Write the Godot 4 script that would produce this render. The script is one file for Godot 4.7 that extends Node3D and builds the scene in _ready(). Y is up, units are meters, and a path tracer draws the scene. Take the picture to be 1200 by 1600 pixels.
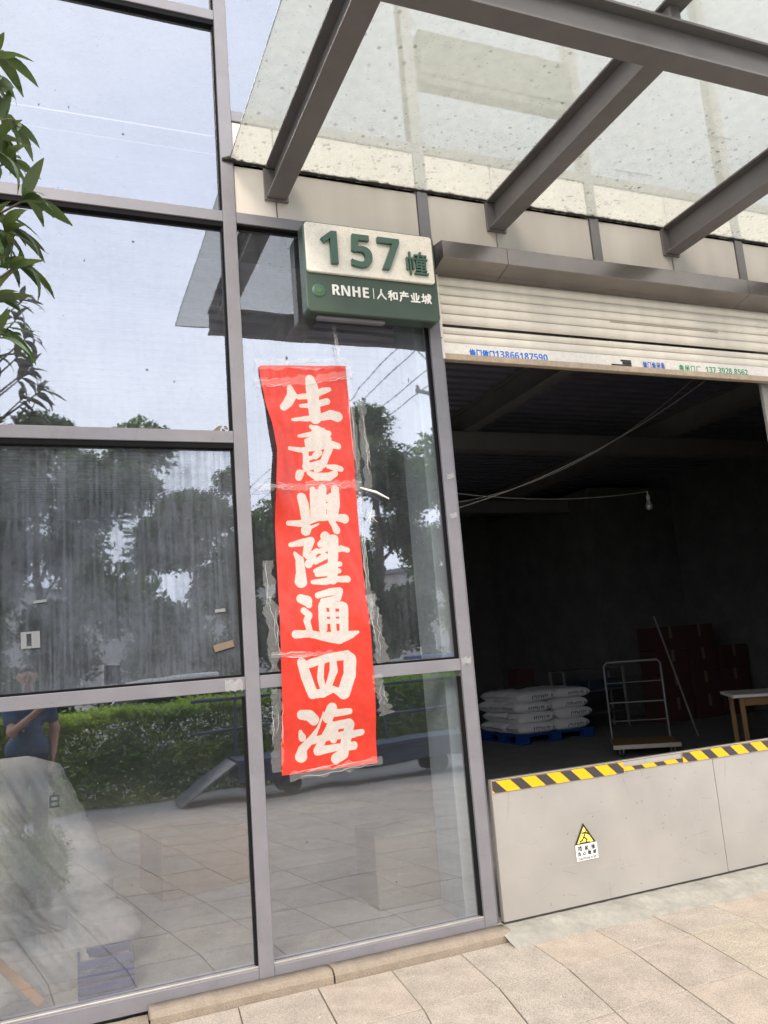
extends Node3D

# ---------------------------------------------------------------- helpers
var M := {}
var T := {}
const FRONT := Vector3(0, 0, 1)

func begin() -> SurfaceTool:
	var s := SurfaceTool.new()
	s.begin(Mesh.PRIMITIVE_TRIANGLES)
	s.set_smooth_group(-1)
	return s

func tri(s, a, b, c, ref, ua = Vector2.ZERO, ub = Vector2.ZERO, uc = Vector2.ZERO):
	var n = (b - a).cross(c - a)
	if n.dot((a + b + c) / 3.0 - ref) > 0.0:
		s.set_uv(ua); s.add_vertex(a); s.set_uv(uc); s.add_vertex(c); s.set_uv(ub); s.add_vertex(b)
	else:
		s.set_uv(ua); s.add_vertex(a); s.set_uv(ub); s.add_vertex(b); s.set_uv(uc); s.add_vertex(c)

func quad(s, a, b, c, d, ref, u0 = Vector2(0, 0), u1 = Vector2(1, 0), u2 = Vector2(1, 1), u3 = Vector2(0, 1)):
	tri(s, a, b, c, ref, u0, u1, u2)
	tri(s, a, c, d, ref, u0, u2, u3)

# a box with chamfered edges
func box(s, lo: Vector3, hi: Vector3, bev := 0.003, x := Transform3D()):
	var c := (lo + hi) / 2.0
	var h := (hi - lo) / 2.0
	bev = minf(bev, minf(h.x, minf(h.y, h.z)) * 0.45)
	var ref = x * c
	var p := {}
	for i in [-1, 1]:
		for j in [-1, 1]:
			for k in [-1, 1]:
				var g := Vector3(i, j, k)
				p[[i, j, k, 0]] = x * (c + Vector3(i * h.x, j * (h.y - bev), k * (h.z - bev)))
				p[[i, j, k, 1]] = x * (c + Vector3(i * (h.x - bev), j * h.y, k * (h.z - bev)))
				p[[i, j, k, 2]] = x * (c + Vector3(i * (h.x - bev), j * (h.y - bev), k * h.z))
	for i in [-1, 1]:
		quad(s, p[[i, -1, -1, 0]], p[[i, 1, -1, 0]], p[[i, 1, 1, 0]], p[[i, -1, 1, 0]], ref)
		quad(s, p[[-1, i, -1, 1]], p[[1, i, -1, 1]], p[[1, i, 1, 1]], p[[-1, i, 1, 1]], ref)
		quad(s, p[[-1, 1, i, 2]], p[[1, 1, i, 2]], p[[1, -1, i, 2]], p[[-1, -1, i, 2]], ref)
	if bev > 0.0004:
		for i in [-1, 1]:
			for j in [-1, 1]:
				quad(s, p[[i, j, -1, 0]], p[[i, j, 1, 0]], p[[i, j, 1, 1]], p[[i, j, -1, 1]], ref)
				quad(s, p[[i, -1, j, 0]], p[[i, 1, j, 0]], p[[i, 1, j, 2]], p[[i, -1, j, 2]], ref)
				quad(s, p[[-1, i, j, 1]], p[[1, i, j, 1]], p[[1, i, j, 2]], p[[-1, i, j, 2]], ref)
				for k in [-1, 1]:
					tri(s, p[[i, j, k, 0]], p[[i, j, k, 1]], p[[i, j, k, 2]], ref)

func box_at(s, c: Vector3, size: Vector3, bev := 0.003, turn := Basis()):
	box(s, -size / 2.0, size / 2.0, bev, Transform3D(turn, c))

# a tube through points, with one radius or one for each point
func tube(s, pts: Array, r, sides := 8, caps := true):
	s.set_smooth_group(0)
	var rings := []
	var up := Vector3(0.13, 0.97, 0.21)
	for i in pts.size():
		var t: Vector3 = (pts[mini(i + 1, pts.size() - 1)] - pts[maxi(i - 1, 0)]).normalized()
		if absf(t.dot(up)) > 0.95:
			up = Vector3(0.9, 0.1, 0.3)
		var a := t.cross(up).normalized()
		var b := t.cross(a).normalized()
		up = a.cross(t)
		var rad: float = r[i] if r is Array else r
		var ring := []
		for k in sides:
			var w := TAU * k / sides
			ring.append(pts[i] + (a * cos(w) + b * sin(w)) * rad)
		rings.append(ring)
	for i in pts.size() - 1:
		var mid: Vector3 = (pts[i] + pts[i + 1]) / 2.0
		for k in sides:
			var n := (k + 1) % sides
			quad(s, rings[i][k], rings[i][n], rings[i + 1][n], rings[i + 1][k], mid)
	s.set_smooth_group(-1)
	if caps:
		for e in [0, pts.size() - 1]:
			var inner: Vector3 = pts[1] if e == 0 else pts[e - 1]
			for k in sides:
				tri(s, pts[e], rings[e][k], rings[e][(k + 1) % sides], inner)

# turned on a vertical axis: profile of Vector2(radius, height)
func lathe(s, prof: Array, at := Vector3.ZERO, sides := 20):
	s.set_smooth_group(0)
	for i in prof.size() - 1:
		for k in sides:
			var a0 := TAU * k / sides
			var a1 := TAU * (k + 1) / sides
			var p0: Vector2 = prof[i]
			var p1: Vector2 = prof[i + 1]
			var q := [at + Vector3(cos(a0) * p0.x, p0.y, sin(a0) * p0.x), at + Vector3(cos(a1) * p0.x, p0.y, sin(a1) * p0.x), at + Vector3(cos(a1) * p1.x, p1.y, sin(a1) * p1.x), at + Vector3(cos(a0) * p1.x, p1.y, sin(a0) * p1.x)]
			var m := (p0 + p1) / 2.0
			var dn := Vector2(p1.y - p0.y, p0.x - p1.x)
			var am := (a0 + a1) / 2.0
			var out := Vector3(cos(am) * dn.x, dn.y, sin(am) * dn.x)
			var ctr: Vector3 = (q[0] + q[2]) / 2.0
			quad(s, q[0], q[1], q[2], q[3], ctr - out * 10.0)
	s.set_smooth_group(-1)

# a curved sheet: f(u, v) gives its points; ref lies behind its front
func sheet(s, nu: int, nv: int, f: Callable, back := Vector3(0, 0, -1)):
	s.set_smooth_group(0)
	var p := []
	for j in nv + 1:
		var row := []
		for i in nu + 1:
			row.append(f.call(float(i) / nu, float(j) / nv))
		p.append(row)
	for j in nv:
		for i in nu:
			var ctr: Vector3 = (p[j][i] + p[j + 1][i + 1]) / 2.0
			quad(s, p[j][i], p[j][i + 1], p[j + 1][i + 1], p[j + 1][i], ctr + back * 10.0, Vector2(float(i) / nu, float(j) / nv), Vector2(float(i + 1) / nu, float(j) / nv), Vector2(float(i + 1) / nu, float(j + 1) / nv), Vector2(float(i) / nu, float(j + 1) / nv))
	s.set_smooth_group(-1)

func obj(called: String, s, m: Material, parent: Node = self) -> MeshInstance3D:
	var o := MeshInstance3D.new()
	o.name = called
	if s is SurfaceTool:
		s.generate_normals()
		o.mesh = s.commit()
	else:
		o.mesh = s
	o.material_override = m
	parent.add_child(o, true)
	return o

func tag(o: Node, label: String, category: String, group := "") -> Node:
	o.set_meta("label", label)
	o.set_meta("category", category)
	if group:
		o.set_meta("group", group)
	return o

func struct(o: Node) -> Node:
	o.set_meta("kind", "structure")
	return o

func thing(called: String, label: String, category: String, at := Vector3.ZERO, turn := 0.0, group := "") -> Node3D:
	var o := Node3D.new()
	o.name = called
	add_child(o, true)
	o.position = at
	o.rotation.y = turn
	tag(o, label, category, group)
	return o

func part_box(called, lo, hi, m, parent, bev := 0.003) -> MeshInstance3D:
	var s := begin()
	box(s, lo, hi, bev)
	return obj(called, s, m, parent)

func rnd(seed_: int) -> RandomNumberGenerator:
	var r := RandomNumberGenerator.new()
	r.seed = seed_
	return r

# ---------------------------------------------------------------- textures and materials
func noise_bytes(n: int, freq: float, octaves: int, seed_: int, kind := FastNoiseLite.TYPE_SIMPLEX_SMOOTH) -> PackedByteArray:
	var f := FastNoiseLite.new()
	f.noise_type = kind
	f.seed = seed_
	f.frequency = freq
	f.fractal_octaves = octaves
	var im := f.get_seamless_image(n, n)
	im.convert(Image.FORMAT_L8)
	return im.get_data()

func tex(w: int, h: int, bytes: PackedByteArray, fmt := Image.FORMAT_RGB8) -> ImageTexture:
	return ImageTexture.create_from_image(Image.create_from_data(w, h, false, fmt, bytes))

# grey texture about white: low..255, from a fine and a coarse noise, with dark or pale flecks
func grain(n: int, seed_: int, f1: float, f2: float, low: float, flecks := 0.0, streak := false) -> ImageTexture:
	var a := noise_bytes(n, f1, 4, seed_)
	var b := noise_bytes(n, f2, 3, seed_ + 1)
	var r := rnd(seed_)
	var out := PackedByteArray()
	out.resize(n * n * 3)
	for y in n:
		for x in n:
			var i := y * n + x
			var va := a[(y / 12) * n + x] if streak else a[i]
			var v: float = (va * 0.6 + b[i] * 0.4) / 255.0
			v = low + (1.0 - low) * v
			if flecks > 0.0:
				var q := r.randf()
				if q < flecks:
					v *= 0.72
				elif q > 1.0 - flecks * 0.8:
					v = minf(1.0, v * 1.18)
			var c := int(clampf(v, 0, 1) * 255)
			out[i * 3] = c
			out[i * 3 + 1] = c
			out[i * 3 + 2] = c
	return tex(n, n, out)

# sheet metal: faint blotches, water marks and short scratches
func scuffs(n: int, seed_: int) -> ImageTexture:
	var a := noise_bytes(n, 0.006, 4, seed_)
	var r := rnd(seed_)
	var g := PackedFloat32Array()
	g.resize(n * n)
	for i in n * n:
		g[i] = 0.90 + 0.08 * a[i] / 255.0 + 0.02 * r.randf()
	for k in 150:
		var p := Vector2(r.randf() * n, r.randf() * n)
		var w := r.randf_range(-0.5, 0.5) + (PI / 2 if r.randf() < 0.5 else 0.0)
		var l := r.randi_range(4, 46)
		var dark := r.randf_range(-0.13, 0.07)
		for t in l:
			var q := p + Vector2(cos(w), sin(w)) * t
			g[posmod(int(q.y), n) * n + posmod(int(q.x), n)] += dark
	for k in 90:
		var p := Vector2(r.randf() * n, r.randf() * n)
		for t in r.randi_range(2, 7):
			g[posmod(int(p.y + r.randf() * 3), n) * n + posmod(int(p.x + r.randf() * 3), n)] -= 0.2
	var out := PackedByteArray()
	out.resize(n * n * 3)
	for i in n * n:
		var c := int(clampf(g[i], 0, 1) * 255)
		out[i * 3] = c
		out[i * 3 + 1] = c
		out[i * 3 + 2] = c
	return tex(n, n, out)

func mat(c: Color, rough := 0.7, metal := 0.0, texture: Texture2D = null, metres := 1.0, bump: Texture2D = null, bump_cm := 0.0) -> StandardMaterial3D:
	var m := StandardMaterial3D.new()
	m.albedo_color = c.linear_to_srgb()
	m.roughness = rough
	m.metallic = metal
	if texture:
		m.albedo_texture = texture
		m.uv1_triplanar = true
		m.uv1_world_triplanar = true
		m.uv1_scale = Vector3.ONE / metres
	if bump:
		m.heightmap_enabled = true
		m.heightmap_texture = bump
		m.heightmap_scale = bump_cm
		m.uv1_triplanar = true
		m.uv1_world_triplanar = true
		m.uv1_scale = Vector3.ONE / metres
	return m

func leaf_mat(c: Color, rough := 0.45, back := 0.3) -> StandardMaterial3D:
	var m := mat(c, rough)
	m.backlight_enabled = true
	m.backlight = Color(back * 0.9, back, back * 0.5)
	return m

# coated glass: a thin part-silvered sheet; dust, streaks and dirt lie on it in patches
func glass(seed_: int, streaks: float, dust: float, specks: int, w := 240, h := 340, scratch := false) -> StandardMaterial3D:
	var n := 256
	var a := noise_bytes(n, 0.012, 4, seed_)
	var b := noise_bytes(n, 0.09, 3, seed_ + 3)
	var r := rnd(seed_)
	var col := PackedByteArray()
	var met := PackedByteArray()
	col.resize(w * h * 3)
	met.resize(w * h)
	var runs := []
	for x in w:
		runs.append(r.randf() * r.randf())
	for y in h:
		for x in w:
			var patch := a[(y % n) * n + x % n] / 255.0
			var fine := b[(y % n) * n + x % n] / 255.0
			var d := 0.015 + dust * (0.35 + 0.9 * patch) * (0.5 + fine)
			if streaks > 0.0:
				var run: float = runs[x] * (0.3 + a[((y / 5) % n) * n + (x * 3) % n] / 200.0)
				var fall := b[((y / 11) % n) * n + (x * 2) % n] / 255.0
				d += streaks * (0.30 * run + 0.75 * maxf(0.0, fall - 0.38) + 0.45 * maxf(0.0, patch - 0.25) * r.randf())
			if r.randf() < 0.0015:
				d += 0.35
			if scratch and absf(y - (0.40 * h + 0.13 * (x - 20.0) * (h * 1.0 / w))) < 0.6 and x > 20:
				d += 0.4
			d = clampf(d, 0.0, 0.95)
			var i := y * w + x
			col[i * 3] = int(lerpf(234, 150, d))
			col[i * 3 + 1] = int(lerpf(241, 163, d))
			col[i * 3 + 2] = int(lerpf(255, 182, d))
			met[i] = int(255 * (1.0 - d))
	for k in specks:
		var cx := r.randi_range(4, w - 5)
		var cy := r.randi_range(4, h - 5)
		var rad := 0.5 + r.randf() * r.randf() * 1.1
		for y in range(cy - 3, cy + 4):
			for x in range(cx - 3, cx + 4):
				if Vector2(x - cx, (y - cy) * 0.8).length() <= rad:
					var i := y * w + x
					met[i] = 20
					col[i * 3] = 96
					col[i * 3 + 1] = 92
					col[i * 3 + 2] = 90
	var m := StandardMaterial3D.new()
	m.albedo_texture = tex(w, h, col)
	m.metallic = 1.0
	m.metallic_texture = tex(w, h, met, Image.FORMAT_L8)
	m.metallic_texture_channel = BaseMaterial3D.TEXTURE_CHANNEL_RED
	m.roughness = 0.015
	m.normal_enabled = true
	m.normal_texture = T.wave
	m.normal_scale = 0.02
	m.transparency = BaseMaterial3D.TRANSPARENCY_ALPHA
	m.albedo_color = Color(1, 1, 1, 0.29)
	m.cull_mode = BaseMaterial3D.CULL_DISABLED
	return m

func canopy_glass(seed_: int) -> StandardMaterial3D:
	var n := 512
	var a := noise_bytes(n, 0.008, 4, seed_)
	var b := noise_bytes(n, 0.05, 3, seed_ + 5)
	var r := rnd(seed_)
	var col := PackedByteArray()
	col.resize(n * n * 4)
	for i in n * n:
		var v := 0.55 * a[i] / 255.0 + 0.45 * b[i] / 255.0
		var al := 0.86 + 0.2 * v
		var c := 0.76 + 0.08 * b[i] / 255.0
		if r.randf() < 0.004 * (a[i] / 255.0):
			c *= 0.6
		col[i * 4] = int(c * 244)
		col[i * 4 + 1] = int(c * 246)
		col[i * 4 + 2] = int(c * 240)
		col[i * 4 + 3] = int(clampf(al, 0, 1) * 255)
	var knot := Vector2.ZERO
	for k in 2600:
		if k % 40 == 0:
			knot = Vector2(r.randf() * n, n * (1.0 - r.randf() * r.randf()))
		var off := Vector2(r.randfn(), r.randfn()) * 26.0
		var cx := clampi(int(knot.x + off.x * 2.0), 4, n - 5) if k % 3 else r.randi_range(4, n - 5)
		var cy := int(knot.y + off.y) if k % 3 else int(n * (1.0 - r.randf() * r.randf())) - 5
		cy = clampi(cy, 4, n - 5)
		var rad := 0.2 + pow(r.randf(), 9.0) * 2.3
		for y in range(cy - 3, cy + 4):
			for x in range(cx - 3, cx + 4):
				if Vector2(x - cx, y - cy).length() <= rad * (0.7 + 0.5 * r.randf()):
					var i := y * n + x
					col[i * 4] = 64
					col[i * 4 + 1] = 58
					col[i * 4 + 2] = 50
					col[i * 4 + 3] = 255
	var m := StandardMaterial3D.new()
	m.albedo_texture = tex(n, n, col, Image.FORMAT_RGBA8)
	m.roughness = 0.3
	m.transparency = BaseMaterial3D.TRANSPARENCY_ALPHA
	m.albedo_color = Color(1, 1, 1, 0.48)
	m.backlight_enabled = true
	m.backlight = Color(0.95, 0.96, 0.92)
	m.cull_mode = BaseMaterial3D.CULL_DISABLED
	return m

func make_materials():
	T.fine = grain(256, 11, 0.05, 0.25, 0.90, 0.02)
	T.coarse = grain(256, 21, 0.012, 0.06, 0.80, 0.02)
	T.metal = grain(256, 31, 0.01, 0.20, 0.87, 0.01)
	T.granite = grain(512, 41, 0.35, 0.010, 0.70, 0.16)
	T.runs = grain(256, 51, 0.03, 0.01, 0.90, 0.0, true)
	T.lumps = grain(256, 61, 0.03, 0.1, 0.0)
	var wn := FastNoiseLite.new()
	wn.seed = 13
	wn.frequency = 0.008
	wn.fractal_octaves = 2
	var wi := wn.get_seamless_image(256, 256)
	wi.convert(Image.FORMAT_RGBA8)
	wi.bump_map_to_normal_map(6.0)
	T.wave = ImageTexture.create_from_image(wi)
	T.scuff = scuffs(512, 81)
	T.patchy = grain(256, 75, 0.010, 0.04, 0.70, 0.02)
	T.weave = grain(256, 71, 0.35, 0.02, 0.80, 0.03)
	M.frame = mat(Color(0.185, 0.18, 0.20), 0.42, 0.0, T.scuff, 0.8)
	M.frame_dark = mat(Color(0.012, 0.012, 0.013), 0.5, 0.0, T.metal, 0.7)
	M.frame_dark.metallic_specular = 0.12
	M.bronze = mat(Color(0.160, 0.150, 0.150), 0.42, 0.0, T.scuff, 0.7)
	M.fascia = mat(Color(0.26, 0.235, 0.22), 0.24, 0.75, T.metal, 0.8)
	M.stone = mat(Color(0.60, 0.56, 0.505), 0.6, 0.0, T.runs, 1.3)
	M.stone_b = mat(Color(0.57, 0.53, 0.48), 0.6, 0.0, T.runs, 1.7)
	M.rubber = mat(Color(0.03, 0.026, 0.023), 0.85, 0.0, T.fine, 0.2)
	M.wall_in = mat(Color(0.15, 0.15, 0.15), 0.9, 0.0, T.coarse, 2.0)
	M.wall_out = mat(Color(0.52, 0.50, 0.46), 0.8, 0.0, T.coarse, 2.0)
	M.pier = mat(Color(0.30, 0.29, 0.265), 0.7, 0.0, T.coarse, 1.2)
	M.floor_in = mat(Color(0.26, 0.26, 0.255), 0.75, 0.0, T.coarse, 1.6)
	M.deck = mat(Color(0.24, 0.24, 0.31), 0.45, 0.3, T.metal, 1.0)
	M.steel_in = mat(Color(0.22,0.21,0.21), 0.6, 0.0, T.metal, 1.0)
	M.shutter = mat(Color(0.84, 0.79, 0.70), 0.5, 0.0, T.runs, 1.1)
	M.shutter_plate = mat(Color(0.84, 0.80, 0.75), 0.5, 0.0, T.fine, 0.8)
	M.shutter_bar = mat(Color(0.52, 0.41, 0.30), 0.55, 0.0, T.coarse, 0.5)
	M.barrier = mat(Color(0.485, 0.468, 0.450), 0.36, 0.55, T.scuff, 1.6)
	M.edge = mat(Color(0.62, 0.59, 0.55), 0.3, 0.7, T.metal, 0.5)
	M.kerb = mat(Color(0.315, 0.26, 0.20), 0.8, 0.0, T.granite, 0.7, T.lumps, 0.25)
	M.concrete = mat(Color(0.355, 0.345, 0.300), 0.9, 0.0, T.patchy, 0.6, T.lumps, 0.3)
	M.ground = mat(Color(0.36, 0.35, 0.33), 0.9, 0.0, T.coarse, 3.0)
	M.road = mat(Color(0.06, 0.06, 0.062), 0.9, 0.0, T.granite, 1.5)
	M.paint = mat(Color(0.7, 0.7, 0.68), 0.7, 0.0, T.coarse, 0.8)
	M.green = mat(Color(0.052, 0.085, 0.062), 0.4, 0.0, T.metal, 0.5)
	M.letter_green = mat(Color(0.055, 0.125, 0.09), 0.4, 0.0, T.fine, 0.2)
	M.sign_face = mat(Color(0.87, 0.82, 0.72), 0.35, 0.0, T.fine, 0.7)
	M.white = mat(Color(0.78, 0.76, 0.72), 0.5)
	M.leafy = mat(Color(0.07, 0.16, 0.05), 0.5)
	M.blue_print = mat(Color(0.02, 0.16, 0.62), 0.6)
	M.blue_label = mat(Color(0.05, 0.12, 0.45), 0.6)
	M.green_print = mat(Color(0.02, 0.30, 0.12), 0.6)
	M.black = mat(Color(0.012, 0.012, 0.012), 0.6)
	M.yellow = mat(Color(0.80, 0.68, 0.10), 0.5)
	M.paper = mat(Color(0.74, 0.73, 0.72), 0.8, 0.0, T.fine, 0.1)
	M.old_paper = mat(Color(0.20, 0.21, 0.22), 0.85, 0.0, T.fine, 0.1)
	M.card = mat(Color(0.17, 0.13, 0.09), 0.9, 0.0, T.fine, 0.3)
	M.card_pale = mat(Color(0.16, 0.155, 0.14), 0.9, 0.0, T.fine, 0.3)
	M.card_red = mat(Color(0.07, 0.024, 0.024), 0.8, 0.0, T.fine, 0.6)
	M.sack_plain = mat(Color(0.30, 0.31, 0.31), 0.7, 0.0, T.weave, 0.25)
	M.plastic_blue = mat(Color(0.012, 0.06, 0.28), 0.45, 0.0, T.fine, 0.5)
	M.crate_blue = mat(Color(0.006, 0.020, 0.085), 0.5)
	M.steel_blue = mat(Color(0.03, 0.05, 0.09), 0.5, 0.0, T.metal, 0.6)
	M.plate = mat(Color(0.22, 0.23, 0.25), 0.45, 0.5, T.metal, 0.5)
	M.chrome = mat(Color(0.45, 0.45, 0.46), 0.3, 0.9)
	M.wood = mat(Color(0.30, 0.17, 0.07), 0.7, 0.0, T.runs, 0.4)
	M.bark = mat(Color(0.10, 0.075, 0.055), 0.9, 0.0, T.coarse, 0.4, T.lumps, 0.8)
	M.cable = mat(Color(0.50, 0.49, 0.46), 0.6)
	M.clay = mat(Color(0.24, 0.11, 0.07), 0.8, 0.0, T.fine, 0.3)
	M.curtain = mat(Color(0.22, 0.26, 0.29), 0.6, 0.0, T.runs, 0.8)
	M.pvc = mat(Color(0.78, 0.78, 0.76), 0.4)
	M.louver = mat(Color(0.055, 0.06, 0.06), 0.6, 0.0, T.granite, 0.5)
	M.skin = mat(Color(0.42, 0.24, 0.16), 0.55)
	M.shirt = mat(Color(0.07, 0.115, 0.185), 0.85, 0.0, T.weave, 0.3)
	M.shorts = mat(Color(0.022, 0.025, 0.035), 0.85, 0.0, T.weave, 0.3)
	M.hair = mat(Color(0.012, 0.010, 0.009), 0.5)
	M.leaf_dark = leaf_mat(Color(0.028, 0.058, 0.020), 0.35)
	M.leaf_mid = leaf_mat(Color(0.046, 0.090, 0.024), 0.38)
	M.leaf_pale = leaf_mat(Color(0.085, 0.120, 0.060), 0.42)
	M.crown = leaf_mat(Color(1, 1, 1), 0.55, 1.0)
	M.crown.vertex_color_use_as_albedo = true
	M.tyre = mat(Color(0.015, 0.015, 0.015), 0.85)
	M.car_glass = mat(Color(0.02, 0.025, 0.03), 0.05)
	M.lamp_glass = mat(Color(0.6, 0.6, 0.6), 0.15, 0.3)
	M.tape = mat(Color(0.90, 0.89, 0.88), 0.27)
	M.tape.transparency = BaseMaterial3D.TRANSPARENCY_ALPHA
	M.tape.albedo_color.a = 0.09
	M.tape.cull_mode = BaseMaterial3D.CULL_DISABLED
	M.tape_scrap = mat(Color(0.62, 0.61, 0.60), 0.27)
	M.tape_scrap.transparency = BaseMaterial3D.TRANSPARENCY_ALPHA
	M.tape_scrap.albedo_color.a = 0.22
	M.crease = mat(Color(0.80, 0.79, 0.78), 0.5)
	M.crease.transparency = BaseMaterial3D.TRANSPARENCY_ALPHA
	M.crease.albedo_color.a = 0.4

# ---------------------------------------------------------------- lettering by strokes
const GLYPH := {
	"zhuang": "12,30 12,80; 12,30 38,30; 38,30 38,75; 25,3 25,100; 72,0 72,12; 48,14 96,14; 60,17 64,28; 84,17 80,28; 45,31 99,31; 54,42 90,42; 54,42 54,69; 90,42 90,69; 54,55 90,55; 54,69 90,69; 72,42 72,96; 52,83 93,83; 45,97 99,97",
	"ren": "50,5 45,45 8,95; 49,38 70,72 94,95",
	"he": "38,6 12,18; 4,36 52,36; 28,12 28,98; 28,40 6,72; 28,40 50,62; 60,24 60,86; 60,24 92,24; 92,24 92,86; 60,82 92,82",
	"chan": "50,2 50,14; 12,18 90,18; 33,22 40,38; 68,22 60,38; 16,45 94,45; 19,45 17,75 5,98",
	"ye": "37,8 37,90; 63,8 63,90; 10,30 22,66; 90,30 78,66; 4,92 96,92",
	"cheng": "4,36 36,36; 20,8 20,74; 2,82 38,70; 44,26 98,26; 48,26 46,66 36,96; 48,50 66,50; 66,50 64,78; 71,6 78,60 96,94; 94,42 62,94; 83,8 92,17",
	"xiu": "22,5 4,40; 16,30 16,98; 33,25 33,76; 56,4 40,30; 48,20 86,20; 80,20 44,48; 55,28 94,50; 76,48 44,66; 82,60 44,82; 90,74 40,98",
	"men": "20,4 28,15; 14,22 14,98; 35,10 88,10; 88,10 88,98 78,92",
	"zuo": "22,5 4,40; 15,30 15,98; 30,26 58,26; 44,8 44,50; 33,50 33,86; 33,86 55,86; 55,86 55,50; 33,50 55,50; 70,5 60,36; 68,26 99,26; 90,26 80,65 58,98; 68,40 99,98",
	"juan": "30,4 36,16; 70,4 62,16; 16,22 86,22; 6,38 94,38; 50,4 44,42 6,72; 58,40 94,68; 34,58 68,58; 68,58 68,74; 34,74 68,74; 34,58 34,96; 34,96 82,96; 82,96 82,85",
	"zha": "20,4 28,15; 14,22 14,98; 35,10 88,10; 88,10 88,98; 35,34 68,34; 35,34 35,66; 68,34 68,66; 35,50 68,50; 35,66 68,66; 52,34 52,92",
	"chang": "14,12 96,12; 18,12 16,60 4,98",
	"dang": "4,28 36,28; 20,5 20,96 10,90; 4,66 36,54; 68,4 68,34; 48,12 56,32; 90,12 82,32; 46,40 92,40; 92,40 92,96; 48,66 92,66; 44,94 92,94",
	"shu": "50,2 40,12; 20,14 20,46; 80,14 80,46; 20,30 40,30; 60,30 80,30; 20,46 80,46; 14,56 14,92 30,90; 40,56 40,92 54,90; 62,50 72,90 96,96; 24,64 32,70; 50,64 58,70",
	"ban": "4,30 42,30; 24,5 24,98; 24,36 6,70; 24,40 40,60; 92,8 54,16; 54,16 52,60 42,96; 54,36 90,36; 90,36 74,74 50,98; 60,50 96,98",
	"dang2": "50,4 50,36; 20,10 30,30; 82,10 70,30; 12,42 86,42; 86,42 86,96; 16,68 86,68; 12,94 86,94",
	"bai": "52,0 40,18; 20,20 20,96; 20,20 84,20; 84,20 84,96; 20,56 84,56; 20,94 84,94",
	"xin": "14,50 8,84; 30,36 34,86 74,90; 74,90 78,74; 48,20 58,40; 78,40 92,66",
}

func strokes(text: String) -> Array:
	var out := []
	for one in text.split("; "):
		var pts := []
		for p in one.split(" "):
			var c := p.split(",")
			pts.append(Vector3(float(c[0]), float(c[1]), float(c[2]) if c.size() > 2 else 0.0))
		out.append(pts)
	return out

# raised strokes: every stroke a flat bar, each a hair prouder than the one before
func glyph(s, key: String, at: Vector3, size: Vector2, width: float, depth: float):
	var step := 0
	for line in strokes(GLYPH[key]):
		for i in line.size() - 1:
			var a := Vector3(line[i].x / 100.0 * size.x, -line[i].y / 100.0 * size.y, 0)
			var b := Vector3(line[i + 1].x / 100.0 * size.x, -line[i + 1].y / 100.0 * size.y, 0)
			var d := (b - a).normalized()
			var n := Vector3(-d.y, d.x, 0)
			step += 1
			var z := depth + 0.00015 * step
			box(s, Vector3(-width * 0.4, -width / 2, 0), Vector3((b - a).length() + width * 0.4, width / 2, z), 0.0, Transform3D(Basis(d, n, Vector3(0, 0, 1)), at + a))

func letters(called: String, text: String, em: float, at: Vector3, depth: float, m: Material, parent: Node, bold := true, face := "Droid Sans") -> MeshInstance3D:
	var t := TextMesh.new()
	var f := SystemFont.new()
	f.font_names = PackedStringArray([face])
	f.font_weight = 700 if bold else 400
	t.font = f
	t.text = text
	t.font_size = 64
	t.pixel_size = em / 64.0
	t.depth = depth
	t.curve_step = 2.0
	var o := MeshInstance3D.new()
	o.name = called
	o.mesh = t
	o.material_override = m
	parent.add_child(o, true)
	o.position = at
	return o

# ---------------------------------------------------------------- sky, camera, sun
func make_sky() -> Sky:
	var w := 512
	var h := 256
	var n := FastNoiseLite.new()
	n.seed = 5
	n.frequency = 1.6
	n.fractal_octaves = 5
	var im := Image.create(w, h, false, Image.FORMAT_RGBF)
	for y in h:
		var el := PI / 2 - PI * (y + 0.5) / h
		for x in w:
			var az := TAU * (x + 0.5) / w
			var d := Vector3(cos(el) * sin(az), sin(el), cos(el) * cos(az))
			var c := n.get_noise_3d(d.x, d.y * 2.2, d.z) * 0.5 + 0.5
			c = smoothstep(0.30, 0.72, c)
			var up := clampf(d.y, 0.0, 1.0)
			var blue := Color(1.24, 1.25, 1.32).lerp(Color(1.10, 1.13, 1.26), up)
			var cloud := Color(1.42, 1.42, 1.43).lerp(Color(1.26, 1.27, 1.33), up)
			var k := blue.lerp(cloud, c)
			if d.y < 0.0:
				k = Color(0.45, 0.44, 0.42)
			im.set_pixel(x, y, k)
	var p := PanoramaSkyMaterial.new()
	p.panorama = ImageTexture.create_from_image(im)
	var s := Sky.new()
	s.sky_material = p
	return s

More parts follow.
